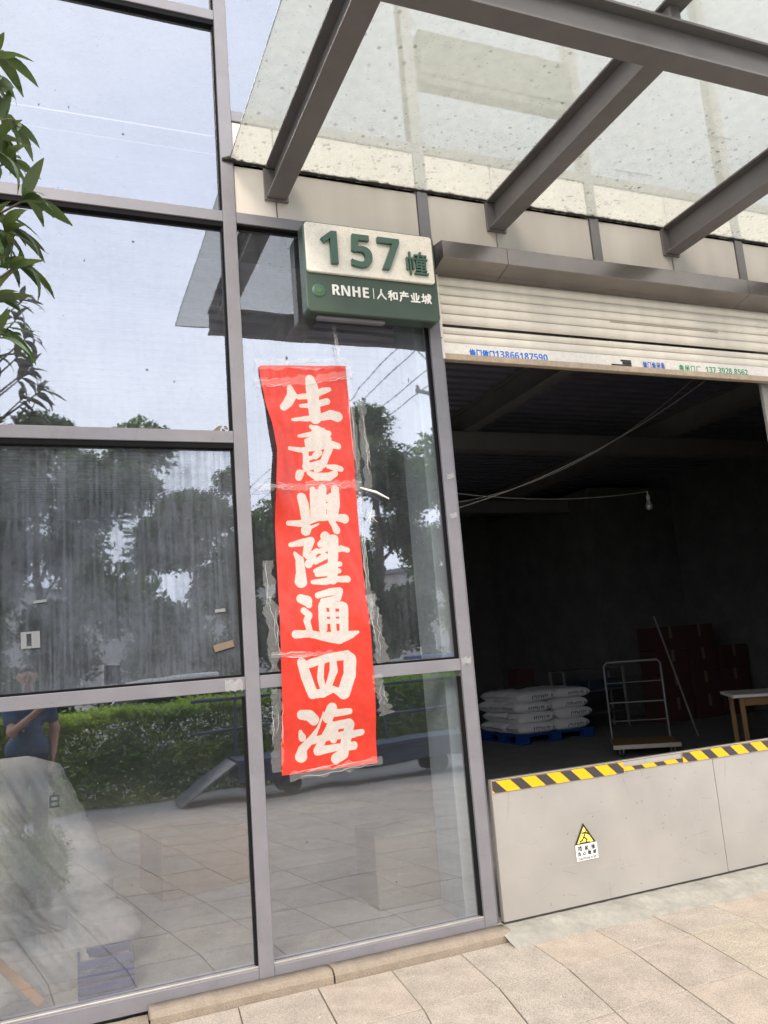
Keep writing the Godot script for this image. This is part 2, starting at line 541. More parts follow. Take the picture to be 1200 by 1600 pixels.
func _ready():
	var cam := Camera3D.new()
	cam.name = "camera"
	cam.rotation_order = EULER_ORDER_YXZ
	cam.position = Vector3(0, 1.5, 4.2352)
	cam.rotation_degrees = Vector3(10.014, -22.3285, -4.587)
	cam.fov = 64.73
	cam.near = 0.05
	cam.far = 900.0
	add_child(cam)
	var we := WorldEnvironment.new()
	we.name = "world"
	var e := Environment.new()
	e.background_mode = Environment.BG_SKY
	e.sky = make_sky()
	e.tonemap_mode = Environment.TONE_MAPPER_LINEAR
	e.tonemap_exposure = 2.5
	e.sdfgi_enabled = true
	e.ssao_enabled = true
	e.ssil_enabled = true
	we.environment = e
	add_child(we)
	var sun := DirectionalLight3D.new()
	sun.name = "sun"
	sun.light_energy = 0.5
	sun.light_angular_distance = 18.0
	sun.light_color = Color(1.0, 0.93, 0.84)
	sun.rotation_degrees = Vector3(-39, -26, 0)
	sun.shadow_enabled = true
	add_child(sun)

	make_materials()
	build_ground()
	build_building()
	build_shutter()
	build_canopy()
	build_barrier()
	build_sign()
	build_banner()
	build_interior()
	build_inside_glass()
	build_left_tree()
	build_outside()
	build_person()

# ---------------------------------------------------------------- ground
func build_ground():
	var s := begin()
	quad(s, Vector3(-400, -0.075, 400), Vector3(400, -0.075, 400), Vector3(400, -0.075, -400), Vector3(-400, -0.075, -400), Vector3(0, -5, 0))
	struct(obj("ground", s, M.ground))
	var r := rnd(77)
	var mats := []
	for c in [Color(0.485, 0.413, 0.333), Color(0.481, 0.423, 0.345), Color(0.465, 0.403, 0.333), Color(0.461, 0.407, 0.338), Color(0.494, 0.433, 0.338)]:
		mats.append(mat(c, 0.78, 0.0, T.granite, 1.0 + 0.13 * mats.size(), T.lumps, 0.08))
	var pave := Node3D.new()
	pave.name = "pavement"
	add_child(pave)
	struct(pave)
	var zl := func(j: int, x: float) -> float: return 0.118 if j < 0 else 0.575 + 0.5 * j - 0.026 * (x - 2.65)
	var xl := func(k: int, z: float) -> float: return 2.654 + 0.387 * k - (0.2 if z > 0.575 else 0.09) * (z - 0.575)
	for j in range(-1, 10):
		for k in range(-13, 10):
			var c := []
			var x0: float = 2.654 + 0.387 * k
			var za: float = zl.call(j, x0)
			var zb: float = zl.call(j + 1, x0)
			var zc: float = zl.call(j, x0 + 0.387)
			var zd: float = zl.call(j + 1, x0 + 0.387)
			c = [Vector3(xl.call(k, za), 0, za), Vector3(xl.call(k + 1, zc), 0, zc), Vector3(xl.call(k + 1, zd), 0, zd), Vector3(xl.call(k, zb), 0, zb)]
			for i in 4:
				c[i] += Vector3(r.randf_range(-0.0015, 0.0015), 0, r.randf_range(-0.0015, 0.0015))
			var mid: Vector3 = (c[0] + c[1] + c[2] + c[3]) / 4.0
			var up := -0.055 + r.randf_range(-0.0012, 0.0012)
			var ring := []
			for lay in [[-0.074, 0.986], [up - 0.002, 0.986], [up, 0.978]]:
				var q := []
				for p in c:
					q.append(Vector3(lerpf(mid.x, p.x, lay[1]), lay[0], lerpf(mid.z, p.z, lay[1])))
				ring.append(q)
			var t := begin()
			for lay in 2:
				for i in 4:
					quad(t, ring[lay][i], ring[lay][(i + 1) % 4], ring[lay + 1][(i + 1) % 4], ring[lay + 1][i], mid + Vector3(0, -0.3, 0))
			quad(t, ring[2][0], ring[2][1], ring[2][2], ring[2][3], mid + Vector3(0, -1, 0))
			obj("tile", t, mats[r.randi() % 5], pave)
	for k in 26:
		var at := Vector3(r.randf_range(0.6, 4.4), -0.0528, r.randf_range(0.16, 1.5))
		var fs := begin()
		var rad := 0.004 + 0.016 * pow(r.randf(), 3.0)
		var ring := []
		for i in 9:
			var w := TAU * i / 9.0
			ring.append(at + Vector3(cos(w) * rad * r.randf_range(0.5, 1.3) * 1.6, 0, sin(w) * rad * r.randf_range(0.5, 1.2)))
		for i in 9:
			tri(fs, at + Vector3(0, 0.0012, 0), ring[i], ring[(i + 1) % 9], at - Vector3(0, 1, 0))
		obj("cement_fleck", fs, M.paint if k % 3 else M.concrete, pave)
	# kerb under the glass
	var kerb := Node3D.new()
	kerb.name = "kerb"
	add_child(kerb)
	struct(kerb)
	for span in [[0.366, 1.232, 3], [1.240, 2.238, 4]]:
		var kn := FastNoiseLite.new()
		kn.seed = span[2]
		kn.frequency = 4.0
		var prof := [Vector2(0.0, -0.07), Vector2(0.0, 0.0), Vector2(0.078, 0.001), Vector2(0.090, -0.003), Vector2(0.107, -0.017), Vector2(0.113, -0.024), Vector2(0.115, -0.07)]
		var ks := begin()
		var n := 24
		for i in n:
			for m in prof.size() - 1:
				var q := []
				for e in [[i, m], [i + 1, m], [i + 1, m + 1], [i, m + 1]]:
					var x := lerpf(span[0], span[1], float(e[0]) / n)
					var p: Vector2 = prof[e[1]]
					var wob := kn.get_noise_2d(x * 3.0, e[1] * 2.0) * 0.004
					if e[0] == 0 or e[0] == n:
						p = p * 0.97 + Vector2(0.001, -0.001)
					q.append(Vector3(x, p.y + wob * 0.7, p.x + wob))
				ks.set_smooth_group([1, 1, 1, 2, 2, 3, 3][m])
				quad(ks, q[0], q[1], q[2], q[3], Vector3(q[0].x, -0.04, 0.05))
		ks.set_smooth_group(-1)
		for e in 2:
			for m in range(1, prof.size() - 2):
				tri(ks, Vector3(span[e], -0.07, 0.0), Vector3(span[e], prof[m].y, prof[m].x), Vector3(span[e], prof[m + 1].y, prof[m + 1].x), Vector3((span[0] + span[1]) / 2, -0.03, 0.05))
		obj("kerb_stone", ks, M.kerb, kerb)
	# worn concrete in front of the door
	var fn := FastNoiseLite.new()
	fn.seed = 9
	fn.frequency = 3.2
	fn.fractal_octaves = 4
	var cs := begin()
	var ends := func(u: float) -> float: return 0.235 + 0.07 * fn.get_noise_1d(u * 9.0) + 0.05 * smoothstep(0.0, 0.4, u)
	sheet(cs, 110, 12, func(u: float, v: float) -> Vector3:
		var x := lerpf(2.19, 6.6, u)
		var z: float = lerpf(-0.02, ends.call(u), v)
		var y := lerpf(-0.006, -0.048, smoothstep(0.25, 0.97, v)) + 0.0025 * fn.get_noise_2d(x * 5.0, z * 16.0)
		if v > 0.99:
			y = -0.062
		return Vector3(x, y, z), Vector3(0, -1, 0))
	struct(obj("concrete_threshold", cs, M.concrete))
	var ms := begin()
	sheet(ms, 26, 5, func(u: float, v: float) -> Vector3:
		var x := lerpf(-1.2, 0.362, u)
		var z := lerpf(0.0, 0.085 + 0.03 * fn.get_noise_1d(x * 8.0), v)
		return Vector3(x, -0.04 - 0.022 * v * v + 0.006 * fn.get_noise_2d(x * 9.0, z * 30.0), z), Vector3(0, -1, 0))
	struct(obj("mortar_bed", ms, M.kerb))
	# the road beyond the hedge
	var rs := begin()
	quad(rs, Vector3(-120, -0.071, 16.0), Vector3(120, -0.071, 16.0), Vector3(120, -0.071, 9.2), Vector3(-120, -0.071, 9.2), Vector3(0, -5, 0))
	struct(obj("road", rs, M.road))
	var ls := begin()
	for i in range(-12, 13):
		quad(ls, Vector3(i * 6.0, -0.066, 12.66), Vector3(i * 6.0 + 2.6, -0.066, 12.66), Vector3(i * 6.0 + 2.6, -0.066, 12.54), Vector3(i * 6.0, -0.066, 12.54), Vector3(0, -5, 12))
	var line := obj("lane_marking", ls, M.paint)
	line.set_meta("kind", "structure")

# ---------------------------------------------------------------- building
const MULLIONS := [-4.07, -2.82, -1.57, -0.32, 0.93, 2.18, 3.505, 4.835, 6.16, 7.49]
const HW := 0.0375

func pane(parent: Node, x0: float, x1: float, y0: float, y1: float, m: Material, z := -0.045) -> MeshInstance3D:
	var s := begin()
	quad(s, Vector3(x0, y1, z), Vector3(x1, y1, z), Vector3(x1, y0, z), Vector3(x0, y0, z), Vector3(x0, y0, z - 1))
	return obj("glass_pane", s, m, parent)

func build_building():
	var b := thing("office_building", "grey framed glass curtain wall building with cream stone band above the shop door", "building")
	# frame
	for x in MULLIONS:
		var low: float = -0.03 if x < 2.5 or absf(x - 6.16) < 0.01 else 3.962
		part_box("mullion", Vector3(x - HW, low, -0.10), Vector3(x + HW, 7.0, 0.0), M.frame if x < 2.0 else (M.frame if absf(x - 2.18) < 0.01 else M.bronze), b)
	var left_rows := [[-0.03, 0.045], [1.379, 1.447], [2.700, 2.768], [4.015, 4.083], [5.335, 5.402], [6.93, 7.0]]
	for i in 5:
		var x0: float = MULLIONS[i] + HW
		var x1: float = MULLIONS[i + 1] - HW
		var rows: Array = left_rows if i < 4 else [left_rows[0], left_rows[1], left_rows[3], [4.672, 4.742], left_rows[5]]
		for row in rows:
			part_box("transom", Vector3(x0, row[0], -0.095), Vector3(x1, row[1], -0.004), M.frame, b)
			if row[0] < 0.5:
				part_box("sill_lip", Vector3(x0, row[1], -0.040), Vector3(x1, row[1] + 0.010, -0.010), M.edge, b, 0.002)
		for k in rows.size() - 1:
			var y0: float = rows[k][1]
			var y1: float = rows[k + 1][0]
			if i == 4 and k == 2:
				continue
			# black gaskets round each pane
			if k > 0:
				part_box("gasket", Vector3(x0, y1 - (0.030 if k > 1 or i < 4 else 0.012), -0.060), Vector3(x1, y1, -0.012), M.frame_dark, b, 0.002)
			part_box("gasket", Vector3(x1 - 0.012, y0, -0.058), Vector3(x1, y1 - 0.031, -0.02), M.frame_dark, b, 0.002)
			part_box("gasket", Vector3(x0, y0, -0.058), Vector3(x0 + 0.006, y1 - 0.031, -0.03), M.frame_dark, b, 0.001)
			if k == 1:
				part_box("gasket", Vector3(x0 + 0.007, y0, -0.058), Vector3(x1 - 0.013, y0 + 0.012, -0.03), M.frame_dark, b, 0.002)
			var gm: Material = null
			if i == 3:
				gm = glass(100 + k, 0.62 if k == 1 else (0.05 if k == 2 else 0.0), [0.03, 0.20, 0.06, 0.06, 0.05, 0.05][k], [6, 14, 9, 10, 8, 4][k], 240, 300)
			elif i == 4:
				gm = glass(200 + k, [0.0, 0.12, 0, 0, 0][k], [0.03, 0.07, 0, 0.05, 0.05][k], [10, 24, 0, 6, 4][k])
			else:
				if not M.has("glass_far"):
					M.glass_far = glass(300, 0.1, 0.06, 8)
				gm = M.glass_far
			pane(b, x0, x1, y0, y1, gm)
	for i in range(5, 9):
		var x0: float = MULLIONS[i] + HW
		var x1: float = MULLIONS[i + 1] - HW
		for row in [[4.672, 4.742], [6.93, 7.0]]:
			part_box("transom", Vector3(x0, row[0], -0.095), Vector3(x1, row[1], -0.004), M.bronze, b)
		pane(b, x0, x1, 4.742, 6.93, M.glass_far)
	# an opaque vent panel in the upper storey, seen through the canopy
	var vent := part_box("vent_panel", Vector3(2.26, 5.27, -0.040), Vector3(3.45, 5.60, 0.012), M.louver, b, 0.006)
	vent.set_meta("label", "grey vent panel above the canopy glass")
	part_box("vent_sill", Vector3(2.26, 5.20, -0.04), Vector3(3.45, 5.265, 0.004), M.louver, b, 0.006)
	# stone band in panels with open joints, below and above the canopy
	var seams := [[0.9695, 1.214], [1.220, 2.140], [2.219, 2.702], [2.708, 3.465], [3.545, 4.17], [4.176, 4.795], [4.875, 5.5], [5.506, 6.12], [6.2, 6.8], [6.806, 7.45]]
	var odd := 0
	for q in seams:
		odd += 1
		var sm: Material = M.stone if odd % 2 else M.stone_b
		part_box("stone_panel", Vector3(q[0], 4.085 if q[1] < 2.2 else 4.032, -0.05), Vector3(q[1], 4.385, -0.012 - 0.001 * (odd % 3)), sm, b)
		part_box("stone_panel", Vector3(q[0], 4.422, -0.05), Vector3(q[1], 4.670, -0.012 - 0.001 * (odd % 3)), sm, b)
	part_box("backing_wall", Vector3(0.97, 3.90, -0.25), Vector3(12.2, 4.67, -0.102), M.frame_dark, b)
	# flashing over the door
	for q in [[2.222, 2.684], [2.688, 4.72], [4.724, 7.2]]:
		var fs := begin()
		var prof := [Vector2(-0.05, 3.850), Vector2(0.116, 3.889), Vector2(0.120, 3.893), Vector2(0.120, 3.998), Vector2(0.116, 4.003), Vector2(-0.02, 4.03), Vector2(-0.05, 4.03)]
		for i in prof.size():
			var p0: Vector2 = prof[i]
			var p1: Vector2 = prof[(i + 1) % prof.size()]
			quad(fs, Vector3(q[0], p0.y, p0.x), Vector3(q[1], p0.y, p0.x), Vector3(q[1], p1.y, p1.x), Vector3(q[0], p1.y, p1.x), Vector3((q[0] + q[1]) / 2, 3.95, 0.02))
			for e in 2:
				tri(fs, Vector3(q[e], 3.95, 0.02), Vector3(q[e], p0.y, p0.x), Vector3(q[e], p1.y, p1.x), Vector3((q[0] + q[1]) / 2, 3.95, 0.02))
		obj("flashing", fs, M.fascia, b)
	# wall right of the door, shell of the rooms
	part_box("front_wall", Vector3(6.1985, -0.2, -0.099), Vector3(12.2, 3.85, -0.02), M.wall_out, b)
	part_box("front_wall", Vector3(7.5285, 3.97, -0.09), Vector3(12.2, 7.0, -0.03), M.wall_out, b)
	part_box("side_wall", Vector3(-4.4, -0.2, -13.0), Vector3(-4.11, 7.0, -0.02), M.wall_out, b)
	part_box("side_wall", Vector3(12.2, -0.2, -13.0), Vector3(12.5, 7.0, -0.02), M.wall_out, b)
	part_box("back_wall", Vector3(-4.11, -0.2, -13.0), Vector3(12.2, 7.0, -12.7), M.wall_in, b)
	part_box("roof", Vector3(-4.4, 7.0, -13.0), Vector3(12.5, 7.3, 0.05), M.wall_out, b)  # out of view, kept low so more sky lights the hedge
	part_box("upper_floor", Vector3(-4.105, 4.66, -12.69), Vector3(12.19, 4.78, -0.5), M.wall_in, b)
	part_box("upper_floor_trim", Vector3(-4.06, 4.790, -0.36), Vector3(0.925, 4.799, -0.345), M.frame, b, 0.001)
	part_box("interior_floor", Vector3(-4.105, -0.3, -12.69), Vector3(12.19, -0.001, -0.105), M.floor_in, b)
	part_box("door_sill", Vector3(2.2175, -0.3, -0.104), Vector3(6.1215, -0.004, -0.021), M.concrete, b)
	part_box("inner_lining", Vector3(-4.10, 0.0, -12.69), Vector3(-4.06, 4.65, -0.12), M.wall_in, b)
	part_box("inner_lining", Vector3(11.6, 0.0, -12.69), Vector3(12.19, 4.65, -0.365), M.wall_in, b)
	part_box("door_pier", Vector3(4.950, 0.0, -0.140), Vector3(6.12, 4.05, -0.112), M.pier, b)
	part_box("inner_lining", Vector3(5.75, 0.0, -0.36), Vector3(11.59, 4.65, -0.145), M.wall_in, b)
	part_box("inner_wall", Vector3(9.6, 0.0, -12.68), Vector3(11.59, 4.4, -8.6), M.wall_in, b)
	# ceiling of ribbed metal deck on steel beams
	var ds := begin()
	var z := -0.25
	var up := 4.60
	while z > -12.6:
		for seg in [[0.0, 0.0, 0.09, 0.0], [0.09, 0.0, 0.115, 0.05], [0.115, 0.05, 0.175, 0.05], [0.175, 0.05, 0.2, 0.0]]:
			quad(ds, Vector3(-4.05, up + seg[1], z - seg[0]), Vector3(11.6, up + seg[1], z - seg[0]), Vector3(11.6, up + seg[3], z - seg[2]), Vector3(-4.05, up + seg[3], z - seg[2]), Vector3(4, 9, z - 0.1))
		z -= 0.2
	obj("ceiling_deck", ds, M.deck, b)
	for x in [-1.2, 1.95, 5.02, 8.3]:
		var bs := begin()
		box(bs, Vector3(x - 0.09, 4.30, -12.6), Vector3(x + 0.09, 4.315, -0.3), 0.002)
		box(bs, Vector3(x - 0.005, 4.316, -12.6), Vector3(x + 0.005, 4.583, -0.3), 0.001)
		box(bs, Vector3(x - 0.09, 4.584, -12.6), Vector3(x + 0.09, 4.598, -0.3), 0.002)
		obj("ceiling_beam", bs, M.steel_in, b)
	for zz in [-4.9, -9.4]:
		part_box("ceiling_girder", Vector3(-4.05, 4.05, zz - 0.1), Vector3(11.6, 4.29, zz + 0.1), M.steel_in, b)
	part_box("guide_column", Vector3(2.09, 0.0, -0.44), Vector3(2.275, 4.05, -0.13), M.curtain, b)

func build_shutter():
	var t := thing("roller_shutter", "ivory roller shutter rolled halfway up over the dark shop door", "roller shutter")
	var x0 := 2.252
	var x1 := 6.085
	var pitch := 0.0635
	var y := 3.913
	var k := 0
	while y > 3.42:
		var low := y - pitch
		var back := -0.055
		if k >= 6:
			back = -0.074
		var s := begin()
		var top := y
		if k == 6:
			top = y - 0.016
		sheet(s, 1, 8, func(u: float, v: float) -> Vector3:
			var bulge := 0.011 * sin(PI * clampf(v * 1.12, 0, 1))
			var tuck := -0.012 if v > 0.97 else 0.0
			return Vector3(lerpf(x0, x1, u), lerpf(top, low, v), back + bulge + tuck))
		obj("slat", s, M.shutter, t)
		y = low
		k += 1
	var edge := y
	part_box("bottom_plate", Vector3(x0, 3.328, -0.075), Vector3(x1, edge - 0.002, -0.052), M.shutter_plate, t)
	part_box("bottom_bar", Vector3(x0, 3.284, -0.085), Vector3(x1, 3.326, -0.036), M.shutter_bar, t, 0.004)
	part_box("guide_rail", Vector3(2.2185, 3.285, -0.095), Vector3(2.250, 3.85, -0.03), M.shutter_plate, t, 0.002)
	part_box("guide_rail", Vector3(2.2185, 0.0, -0.095), Vector3(2.244, 3.283, -0.035), M.frame, t, 0.002)
	part_box("guide_rail", Vector3(6.0865, -0.0, -0.095), Vector3(6.1215, 3.85, -0.03), M.frame, t, 0.001)
	for yy in [3.42, 3.56, 3.72]:
		var b := begin()
		tube(b, [Vector3(2.234, yy, -0.031), Vector3(2.234, yy, -0.026)], 0.004, 8)
		obj("rivet", b, M.black, t)
	# a long scratch left by a torn label
	part_box("torn_strip", Vector3(3.56, 3.644, -0.046), Vector3(4.53, 3.651, -0.0425), M.shutter_bar, t, 0.001)
	# painted phone numbers on the bottom plate
	var z := -0.0515
	var g := begin()
	var at := 2.435
	for key in ["xiu", "men", "zuo", "men"]:
		glyph(g, key, Vector3(at, 3.369, z), Vector2(0.042, 0.046), 0.0072, 0.0005)
		at += 0.047
	obj("blue_lettering", g, M.blue_print, t)
	letters("blue_lettering", ":13866187590", 0.066, Vector3(2.81, 3.347, z), 0.001, M.blue_print, t)
	var g2 := begin()
	at = 4.12
	for key in ["juan", "zha", "men", "chang"]:
		glyph(g2, key, Vector3(at, 3.371, z), Vector2(0.042, 0.044), 0.0055, 0.0005)
		at += 0.052
	obj("green_lettering", g2, M.green_print, t)
	letters("green_lettering", "137 3928 8562", 0.062, Vector3(4.565, 3.349, z), 0.001, M.green_print, t)
	var bl := begin()
	at = 3.80
	for key in ["zuo", "men", "xiu", "zha", "juan"]:
		glyph(bl, key, Vector3(at, 3.374, z + 0.0008), Vector2(0.034, 0.046), 0.005, 0.0005)
		at += 0.039
	obj("blue_sticker_print", bl, M.blue_label, t)
	part_box("sticker", Vector3(3.79, 3.325, z - 0.001), Vector3(4.005, 3.381, z + 0.0008), M.paper, t, 0.0002)
	var bk := begin()
	for q in [[Vector2(3.53, 3.330), Vector2(3.70, 3.341)], [Vector2(3.625, 3.343), Vector2(3.70, 3.362)], [Vector2(3.612, 3.364), Vector2(3.70, 3.376)]]:
		box(bk, Vector3(q[0].x, q[0].y, z), Vector3(q[1].x, q[1].y, z + 0.002), 0.0005)
	obj("black_tape", bk, M.black, t)

# ---------------------------------------------------------------- canopy
func build_canopy():
	var t := thing("glass_canopy", "dusty glass entrance canopy on brown steel beams", "canopy")
	var n := 0
	for x in [1.215, 2.705, 4.16, 5.62, 7.08]:
		var s := begin()
		box(s, Vector3(x - 0.06, 4.198, 0.008), Vector3(x + 0.06, 4.210, 1.685), 0.001)
		box(s, Vector3(x - 0.004, 4.2105, 0.008), Vector3(x + 0.004, 4.3895, 1.685), 0.0005)
		box(s, Vector3(x - 0.06, 4.390, 0.008), Vector3(x + 0.06, 4.402, 2.0), 0.001)
		var bm := obj("beam", s, M.bronze, t)
		part_box("end_plate", Vector3(x - 0.072, 4.185, -0.011), Vector3(x + 0.072, 4.386, 0.0065), M.bronze, bm, 0.001)
		n += 1
	var c := begin()
	box(c, Vector3(1.11, 4.098, 1.645), Vector3(8.0, 4.112, 1.757), 0.001)
	box(c, Vector3(1.11, 4.1125, 1.697), Vector3(8.0, 4.2795, 1.705), 0.0005)
	box(c, Vector3(1.11, 4.280, 1.645), Vector3(8.0, 4.294, 1.757), 0.001)
	obj("cross_beam", c, M.bronze, t)
	for x in [1.215, 2.705, 4.16, 5.62, 7.08]:
		part_box("stub_post", Vector3(x - 0.03, 4.2945, 1.67), Vector3(x + 0.03, 4.3895, 1.73), M.bronze, t, 0.002)
	var k := 0
	for q in [[0.945, 2.772], [2.782, 4.155], [4.165, 5.615], [5.625, 7.2]]:
		var s := begin()
		var y0 := 4.404
		var y1 := 4.416
		var z0 := 0.004
		var z1 := 2.31
		var a := Vector3(q[0], y0, z0)
		quad(s, Vector3(q[0], y0, z0), Vector3(q[1], y0, z0), Vector3(q[1], y0, z1), Vector3(q[0], y0, z1), Vector3(q[0], y1 + 1, z0), Vector2(0, 1), Vector2((q[1] - q[0]) / 2.3, 1), Vector2((q[1] - q[0]) / 2.3, 0), Vector2(0, 0))
		quad(s, Vector3(q[0], y1, z0), Vector3(q[1], y1, z0), Vector3(q[1], y1, z1), Vector3(q[0], y1, z1), Vector3(q[0], y0 - 1, z0), Vector2(0, 0.9), Vector2((q[1] - q[0]) / 2.3, 0.9), Vector2((q[1] - q[0]) / 2.3, 0), Vector2(0, 0))
		if not M.has("canopy%d" % (k % 2)):
			M["canopy%d" % (k % 2)] = canopy_glass(500 + k * 7)
		var g := obj("canopy_pane", s, M["canopy%d" % (k % 2)], t)
		var ed := begin()
		box(ed, Vector3(q[0] - 0.0035, y0 + 0.001, z0), Vector3(q[0] - 0.0005, y1 - 0.001, z1), 0.0005)
		box(ed, Vector3(q[0], y0 + 0.001, z1 + 0.0005), Vector3(q[1], y1 - 0.001, z1 + 0.0035), 0.0005)
		obj("glass_edge", ed, M.green, g)
		if k > 0:
			part_box("joint_sealant", Vector3(q[0] - 0.0095, 4.400, 0.02), Vector3(q[0] - 0.0042, 4.4185, 2.30), M.rubber, t, 0.001)
		k += 1
	# ragged black sealant along the wall
	var f := FastNoiseLite.new()
	f.seed = 31
	f.frequency = 2.2
	f.fractal_octaves = 4
	var ss := begin()
	var pts := []
	var rad := []
	for i in 260:
		var x := lerpf(0.972, 7.1, i / 259.0)
		pts.append(Vector3(x, 4.403 + 0.006 * f.get_noise_1d(x * 6.0), 0.0))
		rad.append(clampf(0.011 + 0.012 * f.get_noise_1d(x * 9.0 + 40.0), 0.005, 0.02))
	tube(ss, pts, rad, 6)
	obj("wall_sealant", ss, M.rubber, t)
	var lump := begin()
	tube(lump, [Vector3(0.90, 4.405, 0.004), Vector3(0.94, 4.410, 0.012), Vector3(0.985, 4.402, 0.006)], [0.009, 0.017, 0.010], 7)
	obj("wall_sealant", lump, M.rubber, t)
	# twigs fallen on the glass
	var r := rnd(8)
	for q in [[3.72, 0.95, 0.20], [3.45, 0.50, 0.30], [3.2, 0.16, 0.05], [3.55, 0.2, 0.05], [2.25, 0.6, 0.03], [1.35, 1.2, 0.03]]:
		var tw := begin()
		var dx: float = q[2]
		tube(tw, [Vector3(q[0] - dx / 2, 4.4185, q[1]), Vector3(q[0], 4.419, q[1] + 0.01 * r.randf()), Vector3(q[0] + dx / 2, 4.4185, q[1] + 0.01)], 0.0025, 5)
		obj("twig", tw, M.rubber, t)

# ---------------------------------------------------------------- barrier at the door
func stripe_tape(called: String, x0: float, x1: float, y0: float, y1: float, z: float, parent: Node, phase: float):
	var y := begin()
	box(y, Vector3(x0, y0, z), Vector3(x1, y1, z + 0.0012), 0.0003)
	var base := obj(called, y, M.tape_yellow, parent)
	var s := begin()
	var p := 0.168
	var lean := -0.075 / 0.07
	var x := x0 - phase - p
	while x < x1 + p:
		# slanted black bars clipped to the strip
		var poly := PackedVector2Array([Vector2(x, y1), Vector2(x + 0.075, y1), Vector2(x + 0.075 - lean * (y1 - y0), y0), Vector2(x - lean * (y1 - y0), y0)])
		for c in Geometry2D.intersect_polygons(poly, PackedVector2Array([Vector2(x0 + 0.001, y0 + 0.001), Vector2(x1 - 0.001, y0 + 0.001), Vector2(x1 - 0.001, y1 - 0.001), Vector2(x0 + 0.001, y1 - 0.001)])):
			var idx := Geometry2D.triangulate_polygon(c)
			for i in range(0, idx.size(), 3):
				tri(s, Vector3(c[idx[i]].x, c[idx[i]].y, z + 0.0020), Vector3(c[idx[i + 1]].x, c[idx[i + 1]].y, z + 0.0020), Vector3(c[idx[i + 2]].x, c[idx[i + 2]].y, z + 0.0020), Vector3(x, y0, z - 1))
		x += p
	obj("black_stripe", s, M.tape_black, base)

